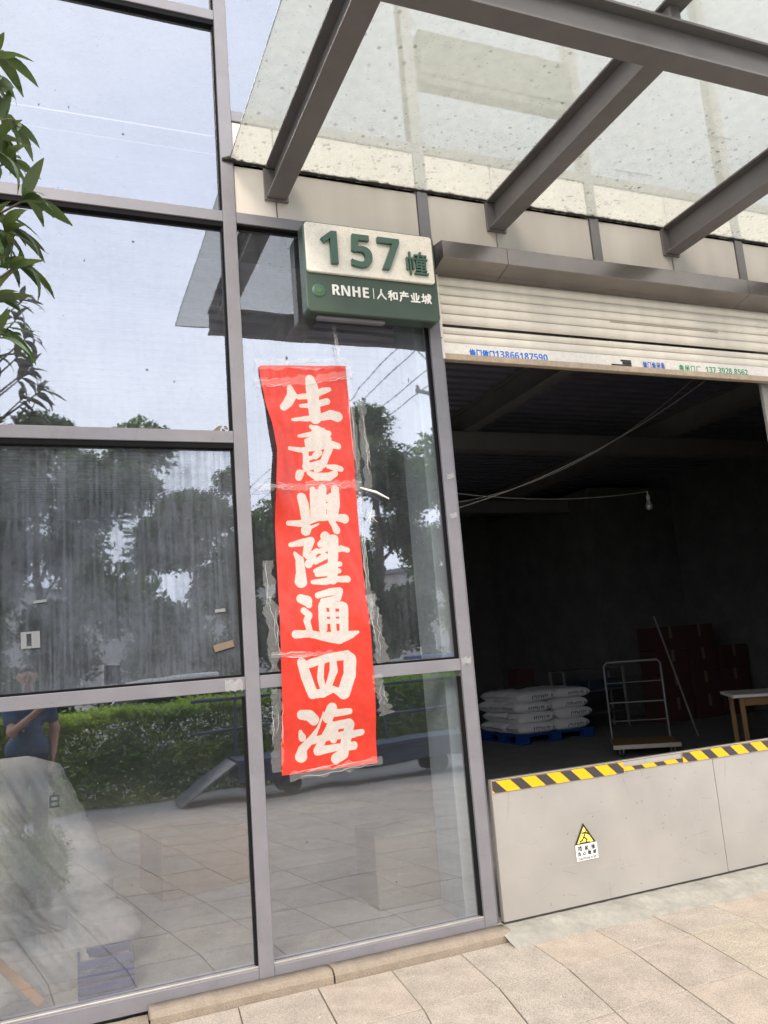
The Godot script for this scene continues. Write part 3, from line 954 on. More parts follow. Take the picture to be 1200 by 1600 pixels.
func build_barrier():
	M.tape_yellow = mat(Color(0.80, 0.43, 0.005), 0.4, 0.0, T.fine, 0.3)
	M.tape_black = mat(Color(0.045, 0.04, 0.045), 0.4, 0.0, T.fine, 0.3)
	var t := thing("door_barrier", "waist high brushed metal barrier across the doorway, edged with hazard tape", "barrier")
	var f := FastNoiseLite.new()
	f.seed = 12
	f.frequency = 0.8
	var i := 0
	for q in [[2.256, 3.857], [3.863, 6.085]]:
		var s := begin()
		var x0: float = q[0]
		var x1: float = q[1]
		var zf := 0.004 - 0.003 * i
		# the front skin buckles a little, as thin sheet does
		sheet(s, 40, 10, func(u: float, v: float) -> Vector3:
			var x := lerpf(x0, x1, u)
			var y := lerpf(0.748, 0.006, v)
			var edge := sin(PI * u) * sin(PI * v)
			return Vector3(x, y, zf + (0.006 * f.get_noise_2d(x * 2.2, y * 0.5) - 0.004 * exp(-pow((x - 2.87) / 0.025, 2.0))) * edge))
		var p := obj("panel", s, M.barrier, t)
		var b := begin()
		box(b, Vector3(x0, 0.004, zf - 0.036), Vector3(x1, 0.7495, zf - 0.006), 0.002)
		obj("panel_back", b, M.barrier, p)
		part_box("top_edge", Vector3(x0, 0.7505, zf - 0.034), Vector3(x1, 0.757, zf + 0.003), M.edge, p, 0.001)
		part_box("side_edge", Vector3(x0 - 0.001, 0.006, zf - 0.006), Vector3(x0 + 0.004, 0.748, zf + 0.003), M.edge, p, 0.001)
		i += 1
	part_box("bottom_seal", Vector3(2.256, -0.012, -0.030), Vector3(6.085, 0.004, 0.002), M.rubber, t, 0.001)
	stripe_tape("hazard_tape", 2.258, 3.165, 0.686, 0.749, 0.0095, t, 0.05)
	stripe_tape("hazard_tape", 3.166, 3.62, 0.695, 0.720, 0.0095, t, 0.11)
	stripe_tape("hazard_tape", 3.621, 6.083, 0.690, 0.749, 0.0095, t, 0.02)
	# sticker: yellow triangle with a falling figure over a white text plate
	var st := begin()
	var bx := Basis(Vector3(0, 0, 1), 0.0)
	box(st, Vector3(2.762, 0.240, 0.0085), Vector3(2.912, 0.330, 0.0095), 0.0003)
	var plate := obj("warning_sticker", st, M.paper, t)
	var tr := begin()
	var a := Vector3(2.832, 0.445, 0.0092)
	var l := Vector3(2.757, 0.325, 0.0092)
	var rr := Vector3(2.909, 0.325, 0.0092)
	tri(tr, a, l, rr, Vector3(2.83, 0.36, -1))
	obj("triangle_border", tr, M.black, plate)
	var ctr := (a + l + rr) / 3.0
	var ty := begin()
	var zz := Vector3(0, 0, 0.0012)
	tri(ty, ctr + (a - ctr) * 0.74 + zz, ctr + (l - ctr) * 0.74 + zz, ctr + (rr - ctr) * 0.74 + zz, Vector3(2.83, 0.36, -1))
	obj("triangle_field", ty, M.yellow, plate)
	var fg := begin()
	var z := 0.0110
	for seg in [[2.842, 0.394, 2.826, 0.368], [2.826, 0.368, 2.846, 0.352], [2.846, 0.352, 2.838, 0.338], [2.826, 0.368, 2.812, 0.350], [2.812, 0.350, 2.798, 0.346], [2.842, 0.392, 2.818, 0.390], [2.842, 0.392, 2.860, 0.380], [2.795, 0.336, 2.86, 0.336]]:
		var p0 := Vector3(seg[0], seg[1], z)
		var p1 := Vector3(seg[2], seg[3], z)
		var d := (p1 - p0).normalized()
		z += 0.00012
		box(fg, Vector3(-0.003, -0.0035, 0), Vector3((p1 - p0).length() + 0.003, 0.0035, 0.0005), 0.0, Transform3D(Basis(d, Vector3(-d.y, d.x, 0), Vector3(0, 0, 1)), p0))
	tube(fg, [Vector3(2.850, 0.403, 0.0108), Vector3(2.850, 0.403, 0.0116)], 0.007, 10)
	obj("falling_figure", fg, M.black, plate)
	var gl := begin()
	var k := 0
	for key in ["dang", "shu", "ban"]:
		glyph(gl, key, Vector3(2.778 + 0.046 * k, 0.322, 0.0097), Vector2(0.026, 0.026), 0.0032, 0.0004)
		k += 1
	k = 0
	for key in ["dang2", "xin", "zuo", "cheng"]:
		glyph(gl, key, Vector3(2.772 + 0.035 * k, 0.291, 0.0097), Vector2(0.022, 0.022), 0.003, 0.0004)
		k += 1
	obj("sticker_print", gl, M.black, plate)
	letters("sticker_print", "CAUTION STEP", 0.018, Vector3(2.837, 0.251, 0.0099), 0.0006, M.black, plate)

# ---------------------------------------------------------------- building number sign
func round_plate(s, lo: Vector2, hi: Vector2, z0: float, z1: float, rad: float, bev := 0.006):
	var rings := []
	for e in [[z0, 0.0], [z1 - bev, 0.0], [z1, bev]]:
		var ring := []
		for c in [[hi.x, hi.y, 0.0], [lo.x, hi.y, PI / 2], [lo.x, lo.y, PI], [hi.x, lo.y, PI * 1.5]]:
			for k in 7:
				var w: float = c[2] + PI / 2 * k / 6.0
				var cx: float = hi.x - rad if c[0] == hi.x else lo.x + rad
				var cy: float = hi.y - rad if c[1] == hi.y else lo.y + rad
				ring.append(Vector3(cx + cos(w) * (rad - e[1]), cy + sin(w) * (rad - e[1]), e[0]))
		rings.append(ring)
	var ref := Vector3((lo.x + hi.x) / 2, (lo.y + hi.y) / 2, (z0 + z1) / 2)
	var n: int = rings[0].size()
	for r in 2:
		for k in n:
			quad(s, rings[r][k], rings[r][(k + 1) % n], rings[r + 1][(k + 1) % n], rings[r + 1][k], ref)
	for k in n:
		tri(s, Vector3(ref.x, ref.y, z1), rings[2][k], rings[2][(k + 1) % n], ref)
		tri(s, Vector3(ref.x, ref.y, z0), rings[0][k], rings[0][(k + 1) % n], ref)

func build_sign():
	var t := thing("building_number_sign", "dark green box sign with cream face reading 157 above the red banner", "sign")
	var s := begin()
	round_plate(s, Vector2(1.330, 3.462), Vector2(2.172, 4.026), 0.002, 0.100, 0.030)
	obj("backing", s, M.green, t)
	s = begin()
	round_plate(s, Vector2(1.338, 3.700), Vector2(2.150, 4.010), 0.1005, 0.118, 0.020, 0.004)
	obj("face", s, M.sign_face, t)
	var x := [1.488, 1.672, 1.848]
	for i in 3:
		letters("digit", "157"[i], 0.282, Vector3(x[i], 3.850, 0.130), 0.024, M.letter_green, t)
	s = begin()
	glyph(s, "zhuang", Vector3(1.950, 3.888, 0.1182), Vector2(0.150, 0.140), 0.0115, 0.016)
	obj("glyph", s, M.letter_green, t)
	letters("lettering", "RNHE", 0.0885, Vector3(1.597, 3.604, 0.103), 0.006, M.white, t)
	part_box("divider", Vector3(1.741, 3.572, 0.1002), Vector3(1.745, 3.638, 0.104), M.white, t, 0.0005)
	s = begin()
	var at := 1.762
	for key in ["ren", "he", "chan", "ye", "cheng"]:
		glyph(s, key, Vector3(at, 3.638, 0.1002), Vector2(0.062, 0.064), 0.0085, 0.004)
		at += 0.0735
	obj("lettering", s, M.white, t)
	# round emblem: a leaf over a crescent
	s = begin()
	lathe(s, [Vector2(0.001, 0.0), Vector2(0.034, 0.0), Vector2(0.042, -0.004), Vector2(0.043, -0.006)], Vector3.ZERO, 26)
	var em := obj("emblem", s, M.letter_green, t)
	em.position = Vector3(1.405, 3.592, 0.1064)
	em.rotation.x = PI / 2
	s = begin()
	for k in 3:
		var w := (k - 1) * 0.55
		var d := Vector3(sin(w), 0, -cos(w))
		var n := Vector3(cos(w), 0, sin(w))
		var z := 0.0012 + 0.0004 * k
		var o := Vector3(0, z, 0.016)
		quad(s, o, o + d * 0.018 + n * 0.007, o + d * 0.038, o + d * 0.018 - n * 0.007, Vector3(0, -1, 0))
	for k in 8:
		var a0 := PI * (0.15 + 0.7 * k / 8.0)
		var a1 := PI * (0.15 + 0.7 * (k + 1) / 8.0)
		var th0 := 0.006 * sin(PI * k / 8.0)
		var th1 := 0.006 * sin(PI * (k + 1) / 8.0)
		quad(s, Vector3(cos(a0) * 0.035, 0.0012, sin(a0) * 0.03), Vector3(cos(a1) * 0.035, 0.0012, sin(a1) * 0.03), Vector3(cos(a1) * 0.035, 0.0012, sin(a1) * 0.03 - th1), Vector3(cos(a0) * 0.035, 0.0012, sin(a0) * 0.03 - th0), Vector3(0, -1, 0))
	obj("emblem_leaf", s, M.leafy, em)
	part_box("under_tube", Vector3(1.40, 3.440, 0.02), Vector3(1.82, 3.4615, 0.06), M.frame, t, 0.004)

# ---------------------------------------------------------------- red banner
# brush strokes in millimetres from the banner's top left corner: x, y, width of the brush
const BRUSH := {
	"sheng": "173,162,38 182,203,60 156,248,56 129,275,43; 297,101,58 306,152,77 310,242,70 314,330,76; 220,211,32 303,197,38 369,168,39 409,156,26; 229,264,19 312,254,38 391,228,39; 177,348,16 256,339,32 333,330,38 411,307,58 449,319,62",
	"yi": "285,385,25 315,400,51 345,424,64 384,423,39; 209,441,16 275,432,32 353,411,45; 254,471,31 325,450,57; 259,489,38 322,481,32 388,454,26; 149,517,22 225,524,31 321,503,38 398,486,45 439,497,39; 243,539,37 242,610,40; 319,538,44 298,557,38; 384,511,45 339,606,44; 241,576,28 279,566,22; 232,620,31 340,596,38; 201,660,49 194,681,43; 205,651,15 288,625,16; 254,656,25 297,678,47 372,677,48 409,658,38; 299,640,31 325,631,25; 370,618,25 414,623,38 446,632,32",
	"xing": "202,796,54 213,839,61 220,932,54; 404,752,49 398,840,56 378,921,48; 269,753,34 262,913,31; 328,746,48 317,907,41; 299,773,48 294,893,41; 374,786,28 359,894,35; 310,806,41 394,800,42; 300,850,34 390,847,35; 116,944,26 192,945,40 289,913,41 386,914,35 448,921,56; 217,985,61 228,972,47; 252,966,17 290,950,8; 363,934,28 382,961,38 394,988,45",
	"long": "122,1065,26 186,1053,40 240,1044,47 217,1090,47 201,1122,27; 214,1129,33 247,1136,40 218,1174,47; 142,1114,20 169,1153,53 169,1218,56 165,1269,73; 323,1020,55 335,1040,62 293,1065,34; 290,1105,30 346,1080,44; 372,1107,27 414,1091,35 452,1102,28; 370,1041,62 347,1263,61; 249,1117,34 270,1104,34; 315,1132,41 259,1163,30; 255,1214,27 339,1185,37 397,1180,28; 261,1234,27 336,1224,41 388,1219,27; 231,1275,23 305,1275,40 374,1264,34 432,1267,41",
	"tong": "156,1364,52 191,1379,59 197,1398,40; 165,1428,33 193,1455,39 178,1485,39 191,1543,33; 253,1350,33 328,1334,41 379,1333,48 367,1368,41; 278,1380,27 353,1374,34; 272,1414,47 267,1532,50; 270,1402,33 391,1411,41; 397,1421,54 387,1552,54; 330,1398,37 327,1542,34; 273,1456,27 394,1459,27; 270,1494,27 391,1498,27",
	"tong2": "111,1553,45 189,1555,39 267,1576,46 354,1585,74 429,1574,41 468,1563,14",
	"si": "134,1703,52 155,1779,61 185,1870,58; 179,1713,45 286,1690,46 394,1682,51; 409,1706,74 400,1787,74 359,1880,73; 244,1718,33 233,1792,39 245,1848,33; 311,1711,40 311,1761,46 276,1838,39; 182,1873,45 247,1873,46 301,1856,33 352,1885,50",
	"hai": "117,1973,51 162,1981,58 186,2007,58; 109,2059,19 119,2090,44; 110,2184,69 119,2150,50 173,2102,38 209,2052,16 240,1973,5; 287,1956,59 264,2003,59; 305,1983,39 385,1981,33; 281,2041,39 244,2098,39 201,2165,45; 274,2047,39 380,2045,53; 386,2052,53 361,2129,59 342,2199,59 301,2219,58; 303,2056,39 292,2121,39; 172,2114,38 283,2102,39 403,2103,40 453,2099,33; 201,2171,45 292,2163,39 404,2164,46",
}

func along(list: Array, y: float) -> float:
	for i in list.size() - 1:
		if y <= list[i].y and y >= list[i + 1].y:
			return lerpf(list[i].x, list[i + 1].x, (list[i].y - y) / (list[i].y - list[i + 1].y))
	return list[0].x if y > list[0].y else list[-1].x

func banner_texture() -> ImageTexture:
	var w := 430
	var h := 1730
	var k := 0.75
	var mask := PackedFloat32Array()
	mask.resize(w * h)
	mask.fill(9.0)
	for key in BRUSH:
		for line in strokes(BRUSH[key]):
			for i in line.size() - 1:
				var a := Vector2(line[i].x + 10, line[i].y + 10) * k
				var b := Vector2(line[i + 1].x + 10, line[i + 1].y + 10) * k
				var ra: float = line[i].z * k * 0.475
				var rb: float = line[i + 1].z * k * 0.475
				var m := maxf(ra, rb) + 5.0
				var ab := b - a
				var l2 := maxf(ab.length_squared(), 0.01)
				for y in range(maxi(0, int(minf(a.y, b.y) - m)), mini(h, int(maxf(a.y, b.y) + m))):
					for x in range(maxi(0, int(minf(a.x, b.x) - m)), mini(w, int(maxf(a.x, b.x) + m))):
						var t := clampf((Vector2(x, y) - a).dot(ab) / l2, 0.0, 1.0)
						var d := (Vector2(x, y) - a - ab * t).length() - lerpf(ra, rb, t)
						var at := y * w + x
						if d < mask[at]:
							mask[at] = d
	var n := noise_bytes(256, 0.03, 3, 91)
	var r := rnd(92)
	var out := PackedByteArray()
	out.resize(w * h * 3)
	for y in h:
		for x in w:
			var v := n[(y % 256) * 256 + x % 256] / 255.0
			var d := mask[y * w + x] + (v - 0.5) * 2.0
			var c := Color(0.47, 0.026, 0.013) * (0.88 + 0.20 * v)
			if d < 0.0:
				# glitter in the gold print
				var g := 0.78 + 0.55 * r.randf() * r.randf() + 0.12 * (v - 0.5)
				c = Color(0.46, 0.42, 0.395) * g
				if d > -2.2:
					c = Color(0.46, 0.40, 0.35)
			elif d < 1.2:
				c = Color(0.50, 0.16, 0.10)
			c = c.linear_to_srgb()
			var i := (y * w + x) * 3
			out[i] = int(clampf(c.r, 0, 1) * 255)
			out[i + 1] = int(clampf(c.g, 0, 1) * 255)
			out[i + 2] = int(clampf(c.b, 0, 1) * 255)
	return tex(w, h, out)

func build_banner():
	var t := thing("couplet_banner", "red paper banner with seven gold brush characters taped to the glass", "banner")
	var lx := [Vector2(1.062, 3.21), Vector2(1.062, 3.15), Vector2(1.080, 3.008), Vector2(1.108, 2.823), Vector2(1.128, 2.668), Vector2(1.110, 2.486), Vector2(1.103, 2.314), Vector2(1.097, 1.963), Vector2(1.088, 1.622), Vector2(1.078, 1.291), Vector2(1.061, 0.92)]
	var rx := [Vector2(1.584, 3.21), Vector2(1.586, 2.994), Vector2(1.594, 2.686), Vector2(1.591, 2.310), Vector2(1.594, 1.944), Vector2(1.601, 1.588), Vector2(1.597, 1.242), Vector2(1.592, 0.92)]
	var f := FastNoiseLite.new()
	f.seed = 55
	f.frequency = 1.0
	f.fractal_octaves = 3
	var g := FastNoiseLite.new()
	g.seed = 56
	g.frequency = 1.0
	g.noise_type = FastNoiseLite.TYPE_CELLULAR
	g.cellular_return_type = FastNoiseLite.RETURN_DISTANCE
	var nu := 44
	var nv := 170
	var depth := func(x: float, y: float) -> float:
		var base := lerpf(0.008, -0.030, smoothstep(1.55, 2.2, y)) if y > 1.41 else lerpf(0.008, -0.020, smoothstep(1.3, 1.0, y))
		var curl := 0.055 * smoothstep(1.26, 1.08, x) * smoothstep(2.2, 2.5, y) * smoothstep(3.0, 2.75, y)
		var fold := 0.010 * f.get_noise_2d(x * 5.0 + y * 1.6, y * 1.4 - x * 2.0) + 0.004 * g.get_noise_2d(x * 4.0 + y * 1.5, y * 2.2)
		fold += 0.0022 * f.get_noise_2d(x * 22.0 + 9.0, y * 5.0)
		return base + curl + fold
	var s := begin()
	s.set_smooth_group(0)
	var p := []
	for j in nv + 1:
		var row := []
		var y := lerpf(3.196, 0.930, float(j) / nv)
		for i in nu + 1:
			var u := float(i) / nu
			var tilt := (0.020 * u if j < 8 else 0.0)
			var x := lerpf(along(lx, y), along(rx, y), u)
			row.append(Vector3(x, y - 0.030 * (1.0 - u) * smoothstep(0.2, 0.0, float(j) / nv), depth.call(x, y)))
		p.append(row)
	for j in nv:
		for i in nu:
			var q := [p[j][i], p[j][i + 1], p[j + 1][i + 1], p[j + 1][i]]
			var uv := []
			for v in q:
				uv.append(Vector2((v.x - 1.05) / 0.5733, (3.21 - v.y) / 2.3067))
			quad(s, q[0], q[1], q[2], q[3], q[0] + Vector3(0, 0, -9), uv[0], uv[1], uv[2], uv[3])
	var m := StandardMaterial3D.new()
	m.albedo_texture = banner_texture()
	m.roughness = 0.42
	m.cull_mode = BaseMaterial3D.CULL_DISABLED
	obj("sheet", s, m, t)
	# clear tape, wrinkled
	var r := rnd(66)
	var strips := [
		[Vector2(1.035, 3.165), Vector2(1.615, 3.205), 0.060], [Vector2(1.030, 3.055), Vector2(1.34, 3.095), 0.055], [Vector2(1.33, 3.085), Vector2(1.625, 3.150), 0.050],
		[Vector2(1.005, 2.452), Vector2(1.30, 2.460), 0.042], [Vector2(1.29, 2.470), Vector2(1.615, 2.478), 0.060],
		[Vector2(1.592, 3.20), Vector2(1.612, 2.36), 0.036], [Vector2(1.655, 2.98), Vector2(1.668, 2.44), 0.048],
		[Vector2(1.606, 2.40), Vector2(1.612, 1.70), 0.030], [Vector2(1.615, 1.84), Vector2(1.660, 1.46), 0.070],
		[Vector2(1.050, 2.05), Vector2(1.045, 1.46), 0.065], [Vector2(1.050, 1.37), Vector2(1.040, 0.95), 0.060],
		[Vector2(1.030, 1.545), Vector2(1.38, 1.530), 0.030], [Vector2(1.620, 1.40), Vector2(1.655, 1.18), 0.075],
		[Vector2(1.520, 3.440), Vector2(1.545, 3.20), 0.028], [Vector2(1.10, 0.915), Vector2(1.62, 0.945), 0.045],
	]
	var k := 0
	for q in strips:
		var a: Vector2 = q[0]
		var b: Vector2 = q[1]
		var d := (b - a).normalized()
		var nrm := Vector2(-d.y, d.x)
		var st := begin()
		var kk := k
		var wide: float = q[2]
		sheet(st, 40, 6, func(u: float, v: float) -> Vector3:
			var pos := a.lerp(b, u) + nrm * ((v - 0.5) * wide * (0.9 + 0.55 * f.get_noise_2d(u * 7.0, kk * 7.0)) + 0.35 * wide * f.get_noise_2d(u * 5.0, kk * 7.0 + (9.0 if v > 0.5 else 0.0)))
			var z: float = depth.call(clampf(pos.x, 1.13, 1.58), clampf(pos.y, 0.93, 3.19)) + 0.005 + 0.0015 * kk * 0.2
			z += 0.006 * absf(f.get_noise_2d(pos.x * 26.0 + kk, pos.y * 26.0)) + 0.003 * g.get_noise_2d(pos.x * 14.0, pos.y * 14.0 + kk)
			return Vector3(pos.x, pos.y, z))
		var strip := obj("tape_strip", st, M.tape, t)
		# wrinkles where the film is crumpled, their glints painted as white strands
		var cr := begin()
		for w in r.randi_range(3, 6):
			var line := []
			var v0 := r.randf_range(-0.48, 0.48)
			var u0 := r.randf_range(0.0, 0.5)
			var u1 := u0 + r.randf_range(0.25, 0.5)
			for i in 9:
				var u := lerpf(u0, u1, i / 8.0)
				var pos := a.lerp(b, u) + nrm * wide * clampf(v0 + 0.35 * f.get_noise_2d(u * 4.0, w * 9.0 + k * 3.0) + 0.04 * f.get_noise_2d(u * 40.0, w * 5.0), -0.5, 0.5)
				line.append(Vector3(pos.x, pos.y, depth.call(clampf(pos.x, 1.13, 1.58), clampf(pos.y, 0.93, 3.19)) + 0.0085 + 0.0015 * kk * 0.2))
			tube(cr, line, [0.0004, 0.0008, 0.0013, 0.0009, 0.0012, 0.0007, 0.0010, 0.0007, 0.0004], 4)
		obj("wrinkle", cr, M.crease, strip)
		k += 1
	# a torn strand of tape hanging off the edge, and a star of torn ends
	var st2 := begin()
	tube(st2, [Vector3(1.61, 2.455, -0.02), Vector3(1.70, 2.425, 0.0), Vector3(1.775, 2.385, 0.005)], [0.006, 0.008, 0.004], 5)
	obj("tape_strand", st2, M.paper, t)
	var st3 := begin()
	for i in 7:
		var w := TAU * i / 7.0 + r.randf() * 0.5
		var l := 0.03 + 0.05 * r.randf()
		tube(st3, [Vector3(1.652, 2.285, 0.002 + 0.0005 * i), Vector3(1.652 + cos(w) * l, 2.285 + sin(w) * l, 0.008)], [0.0022, 0.0006], 4)
	obj("tape_strand", st3, M.paper, t)
	# scraps stuck on the left panes and frame
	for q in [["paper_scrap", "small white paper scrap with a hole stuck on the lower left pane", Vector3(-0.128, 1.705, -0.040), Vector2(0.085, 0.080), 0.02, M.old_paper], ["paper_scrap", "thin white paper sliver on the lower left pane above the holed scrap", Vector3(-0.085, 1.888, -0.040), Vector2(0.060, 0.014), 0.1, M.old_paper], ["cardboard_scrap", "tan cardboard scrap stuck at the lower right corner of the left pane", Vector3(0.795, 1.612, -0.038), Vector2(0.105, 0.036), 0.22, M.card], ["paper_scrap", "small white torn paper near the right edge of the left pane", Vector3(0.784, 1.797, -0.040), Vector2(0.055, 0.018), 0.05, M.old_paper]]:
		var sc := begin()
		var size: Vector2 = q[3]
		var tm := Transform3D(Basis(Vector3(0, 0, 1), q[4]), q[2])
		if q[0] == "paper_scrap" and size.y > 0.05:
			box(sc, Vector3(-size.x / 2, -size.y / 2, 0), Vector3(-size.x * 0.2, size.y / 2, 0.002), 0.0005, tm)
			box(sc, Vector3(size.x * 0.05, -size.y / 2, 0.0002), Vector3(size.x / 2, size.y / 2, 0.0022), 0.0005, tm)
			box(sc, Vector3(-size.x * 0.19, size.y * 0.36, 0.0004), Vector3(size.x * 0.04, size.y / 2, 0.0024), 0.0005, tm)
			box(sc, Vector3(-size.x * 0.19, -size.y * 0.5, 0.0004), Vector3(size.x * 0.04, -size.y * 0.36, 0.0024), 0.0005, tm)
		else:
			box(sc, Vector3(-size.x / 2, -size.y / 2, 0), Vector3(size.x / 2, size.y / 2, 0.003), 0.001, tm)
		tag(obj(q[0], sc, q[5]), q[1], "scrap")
	for q in [["crumpled clear tape on the crossing of the left transom and middle mullion", Vector3(0.83, 1.405, 0.002), 0.09], ["shiny tape scrap on the door mullion where the banner's transom meets it", Vector3(2.175, 1.43, 0.002), 0.06], ["small shiny tape scrap high on the door mullion", Vector3(2.185, 2.52, 0.002), 0.05], ["curled tape scrap on the door mullion below the cables", Vector3(2.180, 2.28, 0.002), 0.05]]:
		var ts := begin()
		var o: Vector3 = q[1]
		var l: float = q[2]
		sheet(ts, 14, 8, func(u: float, v: float) -> Vector3:
			return o + Vector3((u - 0.5) * l, (v - 0.5) * l * 0.6 + 0.02 * f.get_noise_1d(u * 3.0 + l * 90.0), 0.002 + 0.010 * absf(f.get_noise_2d(u * 5.0 + o.y * 3.0, v * 5.0))))
		for i in 4:
			tube(ts, [o + Vector3(-l * 0.4, l * (0.2 - 0.13 * i), 0.009), o + Vector3(0, l * (0.1 - 0.1 * i), 0.012), o + Vector3(l * 0.4, l * (0.22 - 0.12 * i), 0.009)], [0.0005, 0.0016, 0.0005], 4)
		tag(obj("tape_scrap", ts, M.tape_scrap), q[0], "tape")
	var lf := begin()
	for q in [[Vector3(0.835, 2.80, -0.02), 2.2, 0.07], [Vector3(0.862, 2.775, -0.015), 0.6, 0.03]]:
		var tm := Transform3D(Basis(Vector3(0, 0, 1), q[1]), q[0])
		leaf_shape(lf, q[2], 0.022, 0.15, tm)
	tag(obj("dead_leaf", lf, M.card), "dry leaf caught on the transom beside the middle mullion", "leaf")

# ---------------------------------------------------------------- leaves and trees
func leaf_shape(s, l: float, w: float, droop: float, tm: Transform3D, nv := 7):
	sheet(s, 2, nv, func(u: float, v: float) -> Vector3:
		var half := w * 0.5 * pow(sin(PI * clampf(v * 0.97 + 0.015, 0, 1)), 0.75) * (1.05 - 0.35 * v)
		var x := (u - 0.5) * 2.0 * half
		var ang := droop * v
		var y := l * v * cos(ang * 0.6)
		var z := -l * v * sin(ang * 0.6) + absf(x) * 0.30
		return tm * Vector3(x, y, z), tm.basis * Vector3(0, 0, -1))

func leaf_cluster(seed_: int, count: int, spread: float, l: float, w: float) -> ArrayMesh:
	var r := rnd(seed_)
	var s := begin()
	for i in count:
		var at := Vector3(r.randf_range(-1, 1), r.randf_range(-1, 1), r.randf_range(-1, 1)) * spread
		var b := Basis.from_euler(Vector3(r.randf_range(-1.2, 0.6), r.randf() * TAU, r.randf_range(-0.6, 0.6)))
		var ll := l * r.randf_range(0.7, 1.3)
		var a := at + b * Vector3(0, 0, ll * 0.5)
		var c := at + b * Vector3(0, 0.06 * ll, -ll * 0.5)
		var d := at + b * Vector3(w * 0.5, 0.12 * ll, 0)
		var e := at + b * Vector3(-w * 0.5, 0.12 * ll, 0)
		tri(s, a, d, c, at - b.y * 5)
		tri(s, a, c, e, at - b.y * 5)
	s.generate_normals()
	return s.commit()

func foliage(called: String, mesh: Mesh, places: Array, tints: Array, parent: Node):
	var mm := MultiMesh.new()
	mm.transform_format = MultiMesh.TRANSFORM_3D
	mm.use_colors = true
	mm.mesh = mesh
	mm.instance_count = places.size()
	for i in places.size():
		mm.set_instance_transform(i, places[i])
		mm.set_instance_color(i, tints[i])
	var o := MultiMeshInstance3D.new()
	o.name = called
	o.multimesh = mm
	o.material_override = M.crown
	parent.add_child(o, true)
	o.set_meta("kind", "stuff")
	return o

func build_left_tree():
	var t := thing("ornamental_tree", "small broad leaved tree reaching in at the left edge before the glass", "tree")
	var r := rnd(303)
	var base := Vector3(-0.68, -0.06, 1.15)
	var s := begin()
	tube(s, [base, base + Vector3(0.02, 1.0, 0.02), base + Vector3(-0.02, 2.0, -0.02), base + Vector3(0.05, 3.0, 0.02), base + Vector3(0.08, 4.1, 0)], [0.045, 0.038, 0.03, 0.022, 0.008], 9)
	obj("trunk", s, M.bark, t)
	var whorls := [Vector3(-0.20, 3.97, 1.10), Vector3(-0.235, 3.84, 1.10), Vector3(-0.225, 3.60, 1.14), Vector3(-0.086, 3.362, 1.10), Vector3(-0.20, 3.285, 1.06), Vector3(-0.165, 3.075, 1.12), Vector3(-0.125, 3.035, 1.18), Vector3(-0.20, 2.93, 1.10), Vector3(-0.215, 3.47, 1.2), Vector3(-0.19, 2.84, 1.04), Vector3(-0.23, 3.16, 1.2), Vector3(-0.17, 3.70, 1.06), Vector3(-0.17, 3.50, 1.10), Vector3(-0.15, 3.20, 1.14), Vector3(-0.19, 2.78, 1.12)]
	for i in 17:
		var a := r.randf() * TAU
		var q := Vector3(-0.66 + 0.40 * cos(a) * sqrt(r.randf()), 2.55 + 1.75 * r.randf(), 1.15 + 0.45 * sin(a))
		q.x = minf(q.x, -0.36)
		whorls.append(q)
	var shapes := []
	for d in [0.25, 0.7, 1.1, 1.6]:
		var ls := begin()
		leaf_shape(ls, 0.165, 0.052, d, Transform3D())
		ls.generate_normals()
		shapes.append(ls.commit())
	var kinds := [M.leaf_dark, M.leaf_mid, M.leaf_dark, M.leaf_pale, M.leaf_mid]
	for c in whorls:
		var from := base + Vector3(0.03, clampf(c.y - 0.35, 1.5, 3.8) + 0.06, 0.0)
		var mid: Vector3 = from.lerp(c, 0.6) + Vector3(0, -0.05, 0)
		var b := begin()
		tube(b, [from, mid, c], [0.010, 0.007, 0.0035], 6)
		obj("branch", b, M.bark, t)
		var axis: Vector3 = (c - mid).normalized()
		var side := axis.cross(Vector3(0.1, 0.2, 0.97)).normalized()
		var other := axis.cross(side)
		var n := r.randi_range(7, 10)
		for i in n:
			var w := TAU * i / n + r.randf_range(-0.3, 0.3)
			var dir := (axis * r.randf_range(0.15, 0.75) + side * cos(w) + other * sin(w) + Vector3(0.45, 0.10, 0)).normalized()
			var up := (Vector3(0, 1, 0) - dir * dir.y + Vector3(r.randf_range(-0.5, 0.5), 0, r.randf_range(-0.5, 0.5)))
			up = (up - dir * dir.dot(up)).normalized()
			var x := dir.cross(up).normalized()
			var o := obj("leaf", shapes[r.randi() % 4], kinds[r.randi() % 5], t)
			var k := r.randf_range(0.58, 1.12)
			o.transform = Transform3D(Basis(x * k, dir * k, up * k), c - axis * 0.012 * i * 0.5)

